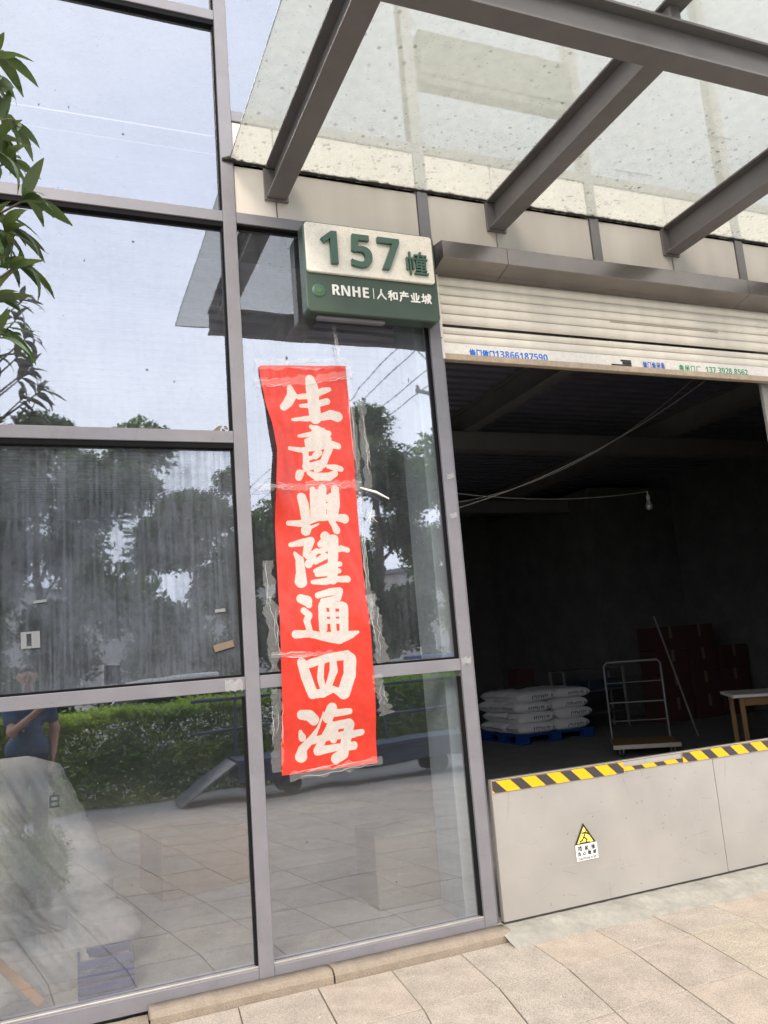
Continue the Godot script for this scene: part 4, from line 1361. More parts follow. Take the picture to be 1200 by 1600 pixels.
func far_tree(called: String, label: String, seed_: int, at: Vector3, high: float, wide: float, dense: int, low: float, tone: Color):
	var t := thing(called, label, "tree", at, 0.0, "trees beyond the road, mirrored in the glass")
	var r := rnd(seed_)
	var s := begin()
	var top := Vector3(r.randf_range(-0.3, 0.3), high * 0.8, r.randf_range(-0.3, 0.3))
	tube(s, [Vector3(0, -0.06, 0), Vector3(0.05, high * 0.3, 0), top * 0.7, top], [high * 0.018, high * 0.014, high * 0.009, 0.02], 9)
	var blobs := []
	var n := 9
	for i in n:
		var a := TAU * i * 0.382 * 2.0 + r.randf()
		var v := lerpf(low, 0.97, (i + 0.5) / n)
		var ring := wide * (0.35 + 0.5 * sin(PI * clampf((v - low) / (1.02 - low), 0.05, 1.0))) * r.randf_range(0.6, 1.1)
		if i == n - 1:
			ring = 0.15 * wide
		var c := Vector3(cos(a) * ring, v * high - wide * 0.25, sin(a) * ring)
		blobs.append([c, wide * r.randf_range(0.36, 0.58)])
		var from := Vector3(0.03, maxf(high * 0.2, c.y - ring * 0.9), 0)
		tube(s, [from, from.lerp(c, 0.5) + Vector3(0, -0.1, 0), c], [high * 0.006, high * 0.004, 0.012], 6)
	obj("trunk", s, M.bark, t)
	if not M.has("cluster"):
		M["cluster"] = leaf_cluster(7, 12, 0.20, 0.17, 0.085)
	var places := []
	var tints := []
	for i in dense:
		var bl: Array = blobs[r.randi() % n]
		var d := Vector3(r.randfn(), r.randfn(), r.randfn()).normalized() * pow(r.randf(), 0.45)
		d.y *= 0.72
		var p: Vector3 = bl[0] + d * bl[1]
		if p.y < low * high * 0.75:
			continue
		places.append(Transform3D(Basis.from_euler(Vector3(r.randf_range(-0.5, 0.5), r.randf() * TAU, r.randf_range(-0.5, 0.5))).scaled(Vector3.ONE * r.randf_range(0.7, 1.25)), p))
		tints.append(tone * r.randf_range(0.6, 1.5) + Color(0.012, 0.008, 0) * r.randf())
	foliage("crown", M["cluster"], places, tints, t)

# ---------------------------------------------------------------- inside the shop
func sack_texture(seed_: int) -> ImageTexture:
	var w := 256
	var h := 128
	var r := rnd(seed_)
	var out := PackedByteArray()
	out.resize(w * h * 3)
	for y in h:
		for x in w:
			var v := 232 + r.randi_range(-10, 10) - (8 if (x + y) % 3 == 0 else 0)
			var i := (y * w + x) * 3
			out[i] = v
			out[i + 1] = v
			out[i + 2] = v + 2
	# a row of printed marks along the side
	for k in 8:
		var x0 := 96 + k * 14
		for j in 9:
			var vert := r.randf() < 0.5
			var a := r.randi_range(0, 6)
			var b := r.randi_range(0, 6)
			for n in r.randi_range(4, 9):
				var px := x0 + a + (0 if vert else n)
				var py := 28 + b + (n if vert else 0)
				if px < w and py < 42:
					for q in 3:
						out[(py * w + px) * 3 + q] = 16
	for y in range(27, 43):
		for x in range(226, 240):
			if absf(Vector2(x - 233, y - 35).length() - 5.0) < 1.6:
				for q in 3:
					out[(y * w + x) * 3 + q] = 40
	return tex(w, h, out)

func sack_mesh(seed_: int, l: float, h: float, d: float) -> ArrayMesh:
	var f := FastNoiseLite.new()
	f.seed = seed_
	f.frequency = 3.0
	var s := begin()
	s.set_smooth_group(0)
	var nu := 26
	var nv := 24
	var p := []
	for i in nu + 1:
		var t := -1.0 + 2.0 * i / nu
		var ring := []
		var tall := h * 0.5 * pow(maxf(0.0, 1.0 - pow(absf(t), 5.0)), 0.5) + 0.008
		var deep := d * 0.5 * (0.88 + 0.12 * cos(t * PI * 0.5))
		for j in nv + 1:
			var a := TAU * j / nv
			var c := cos(a)
			var q := sin(a)
			var sc := pow(pow(absf(c), 3.2) + pow(absf(q), 3.2), -1.0 / 3.2)
			var v := Vector3(t * l * 0.5, c * sc * tall, q * sc * deep)
			v += Vector3(0, 1, 0.6) * 0.012 * f.get_noise_3d(v.x * 2.2, c * 0.5 + seed_, q * 0.5)
			ring.append(v)
		ring[nv] = ring[0]
		p.append(ring)
	for i in nu:
		for j in nv:
			var mid := Vector3((p[i][j].x + p[i + 1][j].x) / 2, 0, 0)
			quad(s, p[i][j], p[i + 1][j], p[i + 1][j + 1], p[i][j + 1], mid, Vector2(float(i) / nu, float(j) / nv), Vector2(float(i + 1) / nu, float(j) / nv), Vector2(float(i + 1) / nu, float(j + 1) / nv), Vector2(float(i) / nu, float(j + 1) / nv))
	s.set_smooth_group(-1)
	s.generate_normals()
	return s.commit()

func build_interior():
	# blue pallet with white sacks
	var pal := thing("pallet", "blue plastic pallet under the white sacks on the shop floor", "pallet", Vector3(7.09, 0.0, -7.38))
	for z in [-0.55, -0.275, 0.0, 0.275, 0.55]:
		part_box("deck_board", Vector3(-0.67, 0.115, z - 0.10), Vector3(0.67, 0.145, z + 0.10), M.plastic_blue, pal)
	for x in [-0.58, 0.0, 0.58]:
		for z in [-0.55, 0.0, 0.55]:
			part_box("block", Vector3(x - 0.08, 0.024, z - 0.07), Vector3(x + 0.08, 0.114, z + 0.07), M.plastic_blue, pal)
		part_box("runner", Vector3(x - 0.08, 0.0, -0.65), Vector3(x + 0.08, 0.023, 0.65), M.plastic_blue, pal)
	var sm := []
	for k in 3:
		var m := StandardMaterial3D.new()
		m.albedo_texture = sack_texture(700 + k)
		m.roughness = 0.65
		m.albedo_color = Color(0.98, 0.98, 0.98)
		sm.append(m)
	var r := rnd(88)
	var shapes := [sack_mesh(1, 0.68, 0.160, 0.44), sack_mesh(5, 0.66, 0.158, 0.45), sack_mesh(9, 0.69, 0.162, 0.43)]
	var layer := ["bottom", "second", "third", "top"]
	var rowname := ["front", "middle", "rear"]
	for j in 4:
		for row in 3:
			for k in 2:
				var o := obj("sack", shapes[r.randi() % 3], sm[r.randi() % 3])
				var off := 0.045 if j % 2 else -0.03
				o.position = Vector3(6.76 + 0.66 * k + off + r.randf_range(-0.02, 0.02), 0.226 + 0.155 * j, -6.98 - 0.40 * row + r.randf_range(-0.02, 0.02) + (0.03 if j == 0 else 0.0))
				o.rotation = Vector3(r.randf_range(-0.04, 0.04), r.randf_range(-0.06, 0.06), r.randf_range(-0.02, 0.02))
				tag(o, "printed white sack on the blue pallet, %s layer, %s row, end %s" % [layer[j], rowname[row], ["nearer the mullion", "nearer the trolley"][k]], "sack", "white sacks stacked on the blue pallet")
	# platform trolley
	var t := thing("platform_trolley", "grey platform trolley with a tubular push handle inside the doorway", "trolley")
	t.position = Vector3(6.44, 0, -4.5)
	t.rotation.y = deg_to_rad(-33.5)
	part_box("platform", Vector3(0.0, 0.125, -0.74), Vector3(0.80, 0.155, -0.012), M.wood, t, 0.006)
	part_box("rim", Vector3(-0.01, 0.105, -0.010), Vector3(0.81, 0.160, 0.012), M.edge, t, 0.004)
	var h := begin()
	tube(h, [Vector3(0.03, 0.15, -0.70), Vector3(0.03, 0.70, -0.72), Vector3(0.03, 1.11, -0.74), Vector3(0.07, 1.155, -0.742), Vector3(0.73, 1.155, -0.742), Vector3(0.77, 1.11, -0.74), Vector3(0.77, 0.70, -0.72), Vector3(0.77, 0.15, -0.70)], 0.016, 10)
	obj("handle", h, M.plate, t)
	h = begin()
	tube(h, [Vector3(0.03, 0.62, -0.717), Vector3(0.77, 0.62, -0.717)], 0.011, 8)
	obj("crossbar", h, M.plate, t)
	for y in [0.38, 0.88]:
		h = begin()
		tube(h, [Vector3(0.03, y, -0.70 - 0.03 * y), Vector3(0.77, y, -0.70 - 0.03 * y)], 0.007, 8)
		obj("crossbar", h, M.steel_in, t)
	for x in [0.09, 0.71]:
		for z in [-0.66, -0.08]:
			var w := begin()
			tube(w, [Vector3(x - 0.018, 0.052, z), Vector3(x + 0.018, 0.052, z)], 0.051, 16)
			var wh := obj("wheel", w, M.tyre, t)
			var fk := begin()
			box(fk, Vector3(x - 0.030, 0.045, z - 0.02), Vector3(x - 0.022, 0.124, z + 0.02), 0.001)
			box(fk, Vector3(x + 0.022, 0.045, z - 0.02), Vector3(x + 0.030, 0.124, z + 0.02), 0.001)
			obj("fork", fk, M.chrome, wh)
	# table
	var tb := thing("work_table", "white topped work table at the right inside the shop", "table", Vector3(7.0, 0, -2.98), deg_to_rad(-33.5))
	part_box("table_top", Vector3(0, 0.715, -0.75), Vector3(1.5, 0.75, 0), M.white, tb, 0.004)
	for x in [0.10, 1.40]:
		for z in [-0.67, -0.08]:
			part_box("leg", Vector3(x - 0.025, 0, z - 0.025), Vector3(x + 0.025, 0.714, z + 0.025), M.wood, tb)
	part_box("apron", Vector3(0.13, 0.62, -0.10), Vector3(1.37, 0.712, -0.08), M.wood, tb)
	# red cartons
	for i in 3:
		for j in [4, 4, 3][i]:
			var c := thing("carton", "dark red carton, %s of the %s stack behind the trolley and table" % [["lowest", "second", "third", "highest"][j], ["first", "middle", "far"][i]], "carton", Vector3(9.75 + 0.66 * i + r.randf_range(-0.03, 0.03), 0.40 * j, -7.3 + 0.05 * r.randf()), r.randf_range(-0.04, 0.04), "red cartons stacked in the shop")
			part_box("body", Vector3(-0.31, 0.002, -0.25), Vector3(0.31, 0.398, 0.25), M.card_red, c, 0.004)
			part_box("tape", Vector3(-0.03, 0.20, 0.2505), Vector3(0.03, 0.3985, 0.2515), M.card, c, 0.0003)
	for q in [["carton", "small red carton on top of the sacks, leaning back", Vector3(7.15, 0.82, -7.75), Vector3(0.34, 0.26, 0.3), M.card_red]]:
		var c := thing(q[0], q[1], "carton", q[2])
		part_box("body", Vector3(-q[3].x / 2, 0, -q[3].z / 2), Vector3(q[3].x / 2, q[3].y, q[3].z / 2), q[4], c, 0.004)
		part_box("flap", Vector3(-q[3].x / 2, q[3].y + 0.001, -q[3].z / 2), Vector3(-0.005, q[3].y + 0.006, q[3].z / 2), q[4], c, 0.001)
		part_box("flap", Vector3(0.005, q[3].y + 0.001, -q[3].z / 2), Vector3(q[3].x / 2, q[3].y + 0.006, q[3].z / 2), q[4], c, 0.001)
	var rack := thing("steel_rack", "low steel rack with dark bins in the gloom behind the trolley", "rack", Vector3(8.35, 0, -7.6))
	for x in [-0.6, 0.6]:
		for z in [-0.2, 0.2]:
			part_box("post", Vector3(x - 0.02, 0, z - 0.02), Vector3(x + 0.02, 1.0, z + 0.02), M.steel_in, rack)
	for y in [0.25, 0.62, 0.97]:
		part_box("shelf", Vector3(-0.575, y, -0.175), Vector3(0.575, y + 0.02, 0.175), M.plate, rack)
	for x in [-0.4, 0.05, 0.42]:
		part_box("bin", Vector3(x - 0.14, 0.642, -0.15), Vector3(x + 0.14, 0.80, 0.16), M.steel_blue, rack, 0.01)
	# pole leaning by the cartons
	var pl := begin()
	tube(pl, [Vector3(8.55, 0.0, -5.35), Vector3(8.42, 0.9, -5.5), Vector3(8.30, 1.75, -5.65)], 0.014, 8)
	tag(obj("leaning_pole", pl, M.steel_in), "thin metal pole leaning behind the work table", "pole")
	# cables and bulb
	var ca := begin()
	tube(ca, sag(Vector3(6.86, 4.30, -2.46), Vector3(4.05, 3.02, -3.6), 0.16, 26), 0.007, 6)
	tag(obj("hanging_cable", ca, M.cable), "lower of two pale cables sagging across the dark doorway", "cable")
	ca = begin()
	tube(ca, sag(Vector3(6.70, 4.30, -2.55), Vector3(4.05, 3.09, -3.6), 0.25, 26), 0.0045, 6)
	tag(obj("hanging_cable", ca, M.cable), "upper thinner pale cable sagging across the dark doorway", "cable")
	ca = begin()
	tube(ca, sag(Vector3(4.05, 3.32, -4.0), Vector3(7.06, 3.31, -4.0), 0.10, 20), 0.006, 6)
	tag(obj("lamp_cable", ca, M.cable), "level pale cable ending at the hanging bulb", "cable")
	var lb := thing("light_bulb", "unlit bulb hanging from the end of the level cable", "light bulb", Vector3(7.08, 3.13, -4.0))
	var b := begin()
	lathe(b, [Vector2(0.002, -0.06), Vector2(0.03, -0.052), Vector2(0.045, -0.02), Vector2(0.042, 0.01), Vector2(0.024, 0.05), Vector2(0.018, 0.07)])
	obj("globe", b, M.lamp_glass, lb)
	b = begin()
	lathe(b, [Vector2(0.019, 0.071), Vector2(0.022, 0.075), Vector2(0.022, 0.125), Vector2(0.008, 0.14), Vector2(0.006, 0.19)])
	obj("socket", b, M.white, lb)

func sag(a: Vector3, b: Vector3, drop: float, n: int) -> Array:
	var out := []
	for i in n + 1:
		var t := float(i) / n
		out.append(a.lerp(b, t) + Vector3(0, -drop * 4.0 * t * (1.0 - t), 0))
	return out

# ---------------------------------------------------------------- seen dimly through the left panes
func build_inside_glass():
	var r := rnd(41)
	var f := FastNoiseLite.new()
	f.seed = 61
	f.frequency = 1.0
	f.fractal_octaves = 3
	var right := [Vector2(-0.16, 1.12), Vector2(0.00, 1.06), Vector2(0.08, 0.90), Vector2(0.17, 0.68), Vector2(0.26, 0.45), Vector2(0.275, 0.33), Vector2(0.36, 0.27), Vector2(0.40, 0.17), Vector2(0.34, 0.0)]
	var left := [Vector2(-0.75, 1.0), Vector2(-0.95, 0.6), Vector2(-1.0, 0.0)]
	var cover := thing("plastic_cover", "crumpled white plastic cover draped over goods behind the lower left pane", "plastic cover", Vector3(0, 0, -0.36))
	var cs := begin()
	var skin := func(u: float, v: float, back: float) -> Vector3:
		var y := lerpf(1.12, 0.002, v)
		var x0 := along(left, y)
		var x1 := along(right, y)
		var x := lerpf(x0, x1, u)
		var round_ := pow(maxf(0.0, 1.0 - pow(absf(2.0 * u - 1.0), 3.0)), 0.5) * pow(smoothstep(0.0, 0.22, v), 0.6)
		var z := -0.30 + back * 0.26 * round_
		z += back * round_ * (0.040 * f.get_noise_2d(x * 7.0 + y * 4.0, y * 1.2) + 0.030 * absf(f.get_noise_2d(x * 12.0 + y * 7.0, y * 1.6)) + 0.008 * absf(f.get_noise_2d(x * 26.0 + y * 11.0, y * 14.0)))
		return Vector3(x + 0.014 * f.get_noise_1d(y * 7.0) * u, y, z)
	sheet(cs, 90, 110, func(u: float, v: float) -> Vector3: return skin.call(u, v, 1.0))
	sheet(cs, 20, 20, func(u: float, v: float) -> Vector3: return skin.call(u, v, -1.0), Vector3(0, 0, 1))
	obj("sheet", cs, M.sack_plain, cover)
	var pr := begin()
	var mark := 0
	for key in ["bai"]:
		glyph(pr, key, Vector3(-0.06, 0.945, -0.018), Vector2(0.06, 0.07), 0.010, 0.002)
		mark += 1
	obj("print", pr, M.steel_blue, cover)
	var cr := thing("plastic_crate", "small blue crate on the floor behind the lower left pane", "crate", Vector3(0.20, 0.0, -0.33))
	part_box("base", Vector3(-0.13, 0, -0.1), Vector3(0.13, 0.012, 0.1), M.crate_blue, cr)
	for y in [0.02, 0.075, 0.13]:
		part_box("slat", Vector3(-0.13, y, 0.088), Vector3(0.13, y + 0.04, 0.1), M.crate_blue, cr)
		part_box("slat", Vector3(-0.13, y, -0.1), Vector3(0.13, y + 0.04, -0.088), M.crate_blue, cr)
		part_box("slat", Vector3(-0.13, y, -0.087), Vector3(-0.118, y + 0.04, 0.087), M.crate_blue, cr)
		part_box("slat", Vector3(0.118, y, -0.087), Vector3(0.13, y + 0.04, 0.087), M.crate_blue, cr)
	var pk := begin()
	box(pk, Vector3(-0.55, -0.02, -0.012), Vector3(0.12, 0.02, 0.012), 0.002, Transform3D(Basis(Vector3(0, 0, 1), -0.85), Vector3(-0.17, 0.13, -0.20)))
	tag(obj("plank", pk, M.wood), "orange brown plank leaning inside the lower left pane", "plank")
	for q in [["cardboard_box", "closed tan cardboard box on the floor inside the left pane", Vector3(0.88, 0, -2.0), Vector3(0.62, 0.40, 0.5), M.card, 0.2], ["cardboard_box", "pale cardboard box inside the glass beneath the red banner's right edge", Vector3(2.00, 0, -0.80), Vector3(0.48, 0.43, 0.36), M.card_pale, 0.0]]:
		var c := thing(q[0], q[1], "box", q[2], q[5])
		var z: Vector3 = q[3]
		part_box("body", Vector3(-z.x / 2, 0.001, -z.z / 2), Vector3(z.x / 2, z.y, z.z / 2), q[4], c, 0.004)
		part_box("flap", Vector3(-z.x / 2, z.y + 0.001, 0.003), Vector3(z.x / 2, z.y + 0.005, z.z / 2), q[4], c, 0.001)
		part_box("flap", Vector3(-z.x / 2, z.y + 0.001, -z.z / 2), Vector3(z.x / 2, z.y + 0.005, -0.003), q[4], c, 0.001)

# ---------------------------------------------------------------- what the glass mirrors, behind the camera
func car(label: String, at: Vector3, turn: float, paint: Material, van := false):
	var t := thing("parked_car", label, "car", at, turn, "cars parked along the road, mirrored in the glass")
	# rings along the length: x, half width, low, high
	var body := [[-2.15, 0.70, 0.42, 0.62], [-2.08, 0.82, 0.30, 0.78], [-1.5, 0.87, 0.24, 0.92], [-0.6, 0.88, 0.22, 0.95], [0.6, 0.88, 0.22, 0.94], [1.3, 0.87, 0.24, 0.88], [1.9, 0.82, 0.28, 0.74], [2.15, 0.68, 0.38, 0.60]]
	var cabin := [[-1.75, 0.70, 0.90, 0.96], [-1.25, 0.70, 0.90, 1.36], [-0.5, 0.66, 0.90, 1.46], [0.2, 0.66, 0.90, 1.45], [0.62, 0.68, 0.90, 1.25], [1.10, 0.70, 0.86, 0.93]]
	if van:
		cabin = [[-2.05, 0.78, 0.88, 1.2], [-1.9, 0.78, 0.88, 1.75], [-0.5, 0.78, 0.90, 1.82], [0.7, 0.77, 0.90, 1.80], [1.15, 0.76, 0.90, 1.5], [1.7, 0.75, 0.80, 0.95]]
	for which in 2:
		var rings := []
		for q in (body if which == 0 else cabin):
			var ring := []
			for k in 20:
				var a := TAU * k / 20
				var c := cos(a)
				var d := sin(a)
				var sc := pow(pow(absf(c), 4.0) + pow(absf(d), 4.0), -0.25)
				ring.append(Vector3(q[0], lerpf(q[2], q[3], 0.5 + 0.5 * d * sc), c * sc * q[1] * (1.0 - (0.14 * (0.5 + 0.5 * d * sc) if which == 1 else 0.0))))
			rings.append(ring)
		var s := begin()
		s.set_smooth_group(0)
		for i in rings.size() - 1:
			for k in 20:
				var mid := Vector3((rings[i][0].x + rings[i + 1][0].x) / 2, 0.6 if which == 0 else 1.1, 0)
				quad(s, rings[i][k], rings[i + 1][k], rings[i + 1][(k + 1) % 20], rings[i][(k + 1) % 20], mid)
		for e in [0, rings.size() - 1]:
			for k in 20:
				tri(s, Vector3(rings[e][0].x, 0.6 if which == 0 else 0.95, 0), rings[e][k], rings[e][(k + 1) % 20], Vector3(0, 0.6, 0))
		s.set_smooth_group(-1)
		obj("body" if which == 0 else "window", s, paint if which == 0 else M.car_glass, t)
	var top: float = cabin[2][3]
	part_box("roof", Vector3(cabin[1][0] + 0.1, top - 0.05, -0.56), Vector3(0.3, top + 0.015, 0.56), paint, t, 0.02)
	for x in [-1.35, 1.35]:
		for z in [-0.80, 0.80]:
			var w := begin()
			tube(w, [Vector3(x, 0.31, z - 0.1), Vector3(x, 0.31, z + 0.1)], 0.31, 20)
			var wh := obj("wheel", w, M.tyre, t)
			w = begin()
			tube(w, [Vector3(x, 0.31, z + signf(z) * 0.10), Vector3(x, 0.31, z + signf(z) * 0.115)], 0.19, 16)
			obj("rim", w, M.chrome, wh)
	for z in [-0.58, 0.58]:
		part_box("headlight", Vector3(2.02, 0.56, z - 0.14), Vector3(2.10, 0.68, z + 0.14), M.lamp_glass, t, 0.02)
		part_box("tail_light", Vector3(-2.14, 0.62, z - 0.12), Vector3(-2.06, 0.76, z + 0.12), M.card_red, t, 0.02)

func build_outside():
	var r := rnd(19)
	# hedge along the far edge of the pavement
	var hg := thing("hedge", "clipped leafy hedge along the far edge of the pavement, mirrored in the glass", "hedge", Vector3(-4.2, -0.06, 5.75), atan2(-0.16, 1.0))
	var s := begin()
	for i in 60:
		var x := 0.25 * i + r.randf() * 0.1
		var z := 0.35 + 0.5 * r.randf()
		tube(s, [Vector3(x, 0, z), Vector3(x + r.randf_range(-0.1, 0.1), 0.5, z), Vector3(x + r.randf_range(-0.2, 0.2), 0.95, z)], [0.012, 0.008, 0.003], 5)
	obj("stems", s, M.bark, hg)
	var places := []
	var tints := []
	var f := FastNoiseLite.new()
	f.seed = 3
	f.frequency = 0.9
	for i in 22000:
		var x := r.randf() * 14.8
		var high := 1.13 + 0.08 * f.get_noise_1d(x * 1.5)
		var z := 0.0
		var y := 0.0
		if r.randf() < 0.72:
			z = 0.06 * f.get_noise_2d(x * 2.0, i) + 0.14 * r.randf()
			y = high * pow(r.randf(), 1.15) * 0.98 + 0.02
		else:
			z = r.randf() * 1.2
			y = high - 0.14 * r.randf()
		places.append(Transform3D(Basis.from_euler(Vector3(r.randf_range(-0.6, 0.6), r.randf() * TAU, r.randf_range(-0.6, 0.6))).scaled(Vector3.ONE * r.randf_range(0.7, 1.2)), Vector3(x, y, z)))
		var mixv := clampf(0.5 + 1.2 * f.get_noise_2d(x * 0.9, y * 1.4 + 20.0) + r.randf_range(-0.25, 0.25), 0, 1)
		tints.append(Color(0.17, 0.30, 0.07).lerp(Color(0.42, 0.48, 0.09), mixv if x < 8.0 else 0.15) * r.randf_range(0.75, 1.3))
	foliage("leaves", leaf_cluster(27, 10, 0.055, 0.055, 0.032), places, tints, hg)

	# low planter by the facade, just outside the frame, mirrored at the lower left
	var bed := thing("planter_bed", "low concrete planter of small leaved shrubs, mirrored in the lower left pane", "planter", Vector3(-0.86, -0.055, 2.45))
	for q in [[Vector3(-0.90, 0, -0.85), Vector3(0.90, 0.13, -0.75)], [Vector3(-0.90, 0, 0.75), Vector3(0.90, 0.13, 0.85)], [Vector3(-0.90, 0, -0.747), Vector3(-0.80, 0.13, 0.747)], [Vector3(0.80, 0, -0.747), Vector3(0.90, 0.13, 0.747)]]:
		part_box("rim", q[0], q[1], M.pier, bed, 0.008)
	part_box("soil", Vector3(-0.797, 0, -0.747), Vector3(0.797, 0.09, 0.747), M.bark, bed)
	var bp := []
	var bt := []
	for i in 1500:
		var x := r.randf_range(-0.84, 0.88)
		var z := r.randf_range(-0.80, 0.80)
		var high := 0.30 + 0.10 * f.get_noise_2d(x * 3.0, z * 3.0)
		bp.append(Transform3D(Basis.from_euler(Vector3(r.randf_range(-0.4, 0.4), r.randf() * TAU, 0)), Vector3(x, 0.11 + high * sqrt(r.randf()), z)))
		bt.append(Color(0.055, 0.10, 0.04) * r.randf_range(0.6, 1.6))
	foliage("leaves", leaf_cluster(17, 9, 0.05, 0.055, 0.018), bp, bt, bed)
	var dark := Color(0.075, 0.135, 0.060)
	var mid := Color(0.11, 0.175, 0.065)
	var trees := [
		["dense_tree", "tallest dense dark tree at the far left of the mirrored row", Vector3(-2.6, 0, 17.5), 9.4, 2.5, 3600, 0.22, dark],
		["dense_tree", "dense round dark tree, second in the mirrored row from the left", Vector3(-0.4, 0, 18.6), 9.2, 2.0, 3000, 0.24, dark],
		["broad_tree", "broad flat topped tree mirrored behind the hedge beside the dense pair", Vector3(1.9, 0, 17.4), 8.5, 1.75, 2500, 0.22, mid],
		["bushy_tree", "shorter bushy tree mirrored just left of the middle mullion", Vector3(3.3, 0, 18.0), 6.7, 1.6, 1900, 0.18, mid],
		["sapling", "thin sparse sapling mirrored against the sky at the middle mullion", Vector3(4.3, 0, 17.0), 7.2, 1.0, 520, 0.30, dark],
		["bushy_tree", "low bushy tree mirrored behind the red banner", Vector3(6.0, 0, 18.5), 6.3, 1.6, 1900, 0.18, dark],
		["broad_tree", "tall dark tree mirrored right of the red banner", Vector3(9.0, 0, 18.4), 9.8, 2.0, 3000, 0.22, dark],
		["broad_tree", "leafy tree mirrored beside the right mullion, next to the utility pole", Vector3(11.6, 0, 19.0), 9.0, 1.8, 1500, 0.30, mid],
		["dense_tree", "dense tree in the mirrored row past the utility pole", Vector3(15.0, 0, 18.0), 8.8, 2.3, 2000, 0.2, dark],
		["dense_tree", "dense tree at the near end of the mirrored row, past the left edge", Vector3(-6.2, 0, 18.0), 9.0, 2.4, 2200, 0.2, mid],
	]
	var k := 0
	for q in trees:
		far_tree(q[0], q[1], 900 + k, q[2], q[3], q[4], q[5], q[6], q[7])
		k += 1
	# low shrubs under the trees
	for q in [[Vector3(-1.0, 0, 16.9), 1.7, "below the dense pair"], [Vector3(2.6, 0, 16.9), 1.5, "below the broad tree"], [Vector3(7.4, 0, 17.0), 1.3, "behind the banner"], [Vector3(11.0, 0, 17.2), 1.4, "beside the utility pole"]]:
		var sh := thing("shrub", "rounded shrub under the mirrored trees, %s" % q[2], "shrub", q[0])
		var ps := []
		var ts := []
		for i in 700:
			var d := Vector3(r.randfn(), absf(r.randfn()), r.randfn()).normalized() * pow(r.randf(), 0.4)
			ps.append(Transform3D(Basis.from_euler(Vector3(0, r.randf() * TAU, 0)), Vector3(d.x * 1.9, 0.1 + d.y * q[1], d.z * 0.9)))
			ts.append(mid * r.randf_range(0.6, 1.4))
		foliage("leaves", M["cluster"], ps, ts, sh)
		var st := begin()
		for i in 7:
			tube(st, [Vector3(0, -0.06, 0), Vector3(r.randf_range(-1.2, 1.2), q[1] * 0.7, r.randf_range(-0.5, 0.5))], 0.02, 5)
		obj("stems", st, M.bark, sh)
	car("white parked car beyond the hedge, mirrored under the transom", Vector3(2.2, -0.07, 10.3), 0.0, M.white)
	car("blue parked car beyond the hedge, mirrored low in the left pane", Vector3(7.6, -0.07, 10.4), 0.0, mat(Color(0.05, 0.12, 0.30), 0.25, 0.3))
	car("silver van parked beyond the hedge, mirrored right of the banner", Vector3(13.4, -0.07, 10.6), 0.0, mat(Color(0.45, 0.46, 0.48), 0.3, 0.5), true)
	# utility pole
	var up := thing("utility_pole", "concrete utility pole with crossarms and insulators, mirrored beside the right mullion", "utility pole", Vector3(10.25, -0.06, 15.6))
	s = begin()
	tube(s, [Vector3(0, 0, 0), Vector3(0, 11.6, 0)], [0.17, 0.11], 14)
	obj("pole", s, M.wall_out, up)
	for q in [[11.2, 0.95], [10.0, 1.15], [8.7, 0.9]]:
		part_box("crossarm", Vector3(-q[1], q[0], -0.19), Vector3(q[1], q[0] + 0.09, -0.11), M.steel_in, up)
		for x in [-q[1] + 0.06, -q[1] * 0.45, q[1] * 0.45, q[1] - 0.06]:
			var ins := begin()
			lathe(ins, [Vector2(0.015, 0.0), Vector2(0.05, 0.02), Vector2(0.03, 0.05), Vector2(0.055, 0.07), Vector2(0.03, 0.11), Vector2(0.001, 0.14)], Vector3(x, q[0] + 0.09, -0.15), 10)
			obj("insulator", ins, M.clay, up)
		var br := begin()
		tube(br, [Vector3(-q[1] * 0.6, q[0], -0.15), Vector3(0, q[0] - 0.6, -0.12)], 0.02, 6)
		tube(br, [Vector3(q[1] * 0.6, q[0], -0.15), Vector3(0, q[0] - 0.6, -0.12)], 0.02, 6)
		obj("brace", br, M.steel_in, up)
	var names_ := ["outermost wire", "second wire", "third wire", "innermost wire"]
	for i in 4:
		var q: float = [-1.08, -0.5, 0.5, 1.08][i]
		var w := begin()
		tube(w, sag(Vector3(10.25 + q, 10.17, 15.45), Vector3(34 + q, 10.1, 18.0), 0.5, 20), 0.014, 5)
		tube(w, sag(Vector3(10.25 + q, 10.17, 15.45), Vector3(7.5 + q, 9.6, 46.0), 0.6, 24), 0.014, 5)
		tag(obj("power_line", w, M.rubber), "%s strung over the middle crossarm of the utility pole" % names_[i], "wire", "wires on the utility pole")
	# steel loading ramp on wheels
	var lr := thing("loading_ramp", "dark blue steel loading ramp with railings by the hedge, mirrored under the banner", "ramp", Vector3(0, -0.055, 0.0))
	part_box("deck", Vector3(1.95, 0.40, 5.55), Vector3(5.2, 0.46, 6.15), M.steel_blue, lr, 0.004)
	for z in [5.56, 6.08]:
		part_box("side_beam", Vector3(1.95, 0.20, z), Vector3(5.2, 0.398, z + 0.06), M.steel_blue, lr, 0.004)
	var lip := begin()
	box(lip, Vector3(-0.75, -0.012, -0.32), Vector3(0, 0.012, 0.32), 0.002, Transform3D(Basis(Vector3(0, 0, 1), 0.58), Vector3(1.93, 0.43, 5.85)))
	obj("lip_plate", lip, M.plate, lr)
	for x in [2.05, 3.05, 4.05, 5.1]:
		var ps2 := begin()
		tube(ps2, [Vector3(x, 0.462, 6.1), Vector3(x, 1.18, 6.1)], 0.024, 8)
		obj("post", ps2, M.steel_blue, lr)
	for y in [0.80, 1.16]:
		var ra := begin()
		tube(ra, [Vector3(1.5, y, 6.13), Vector3(5.1, y, 6.13)], 0.02, 8)
		obj("rail", ra, M.steel_blue, lr)
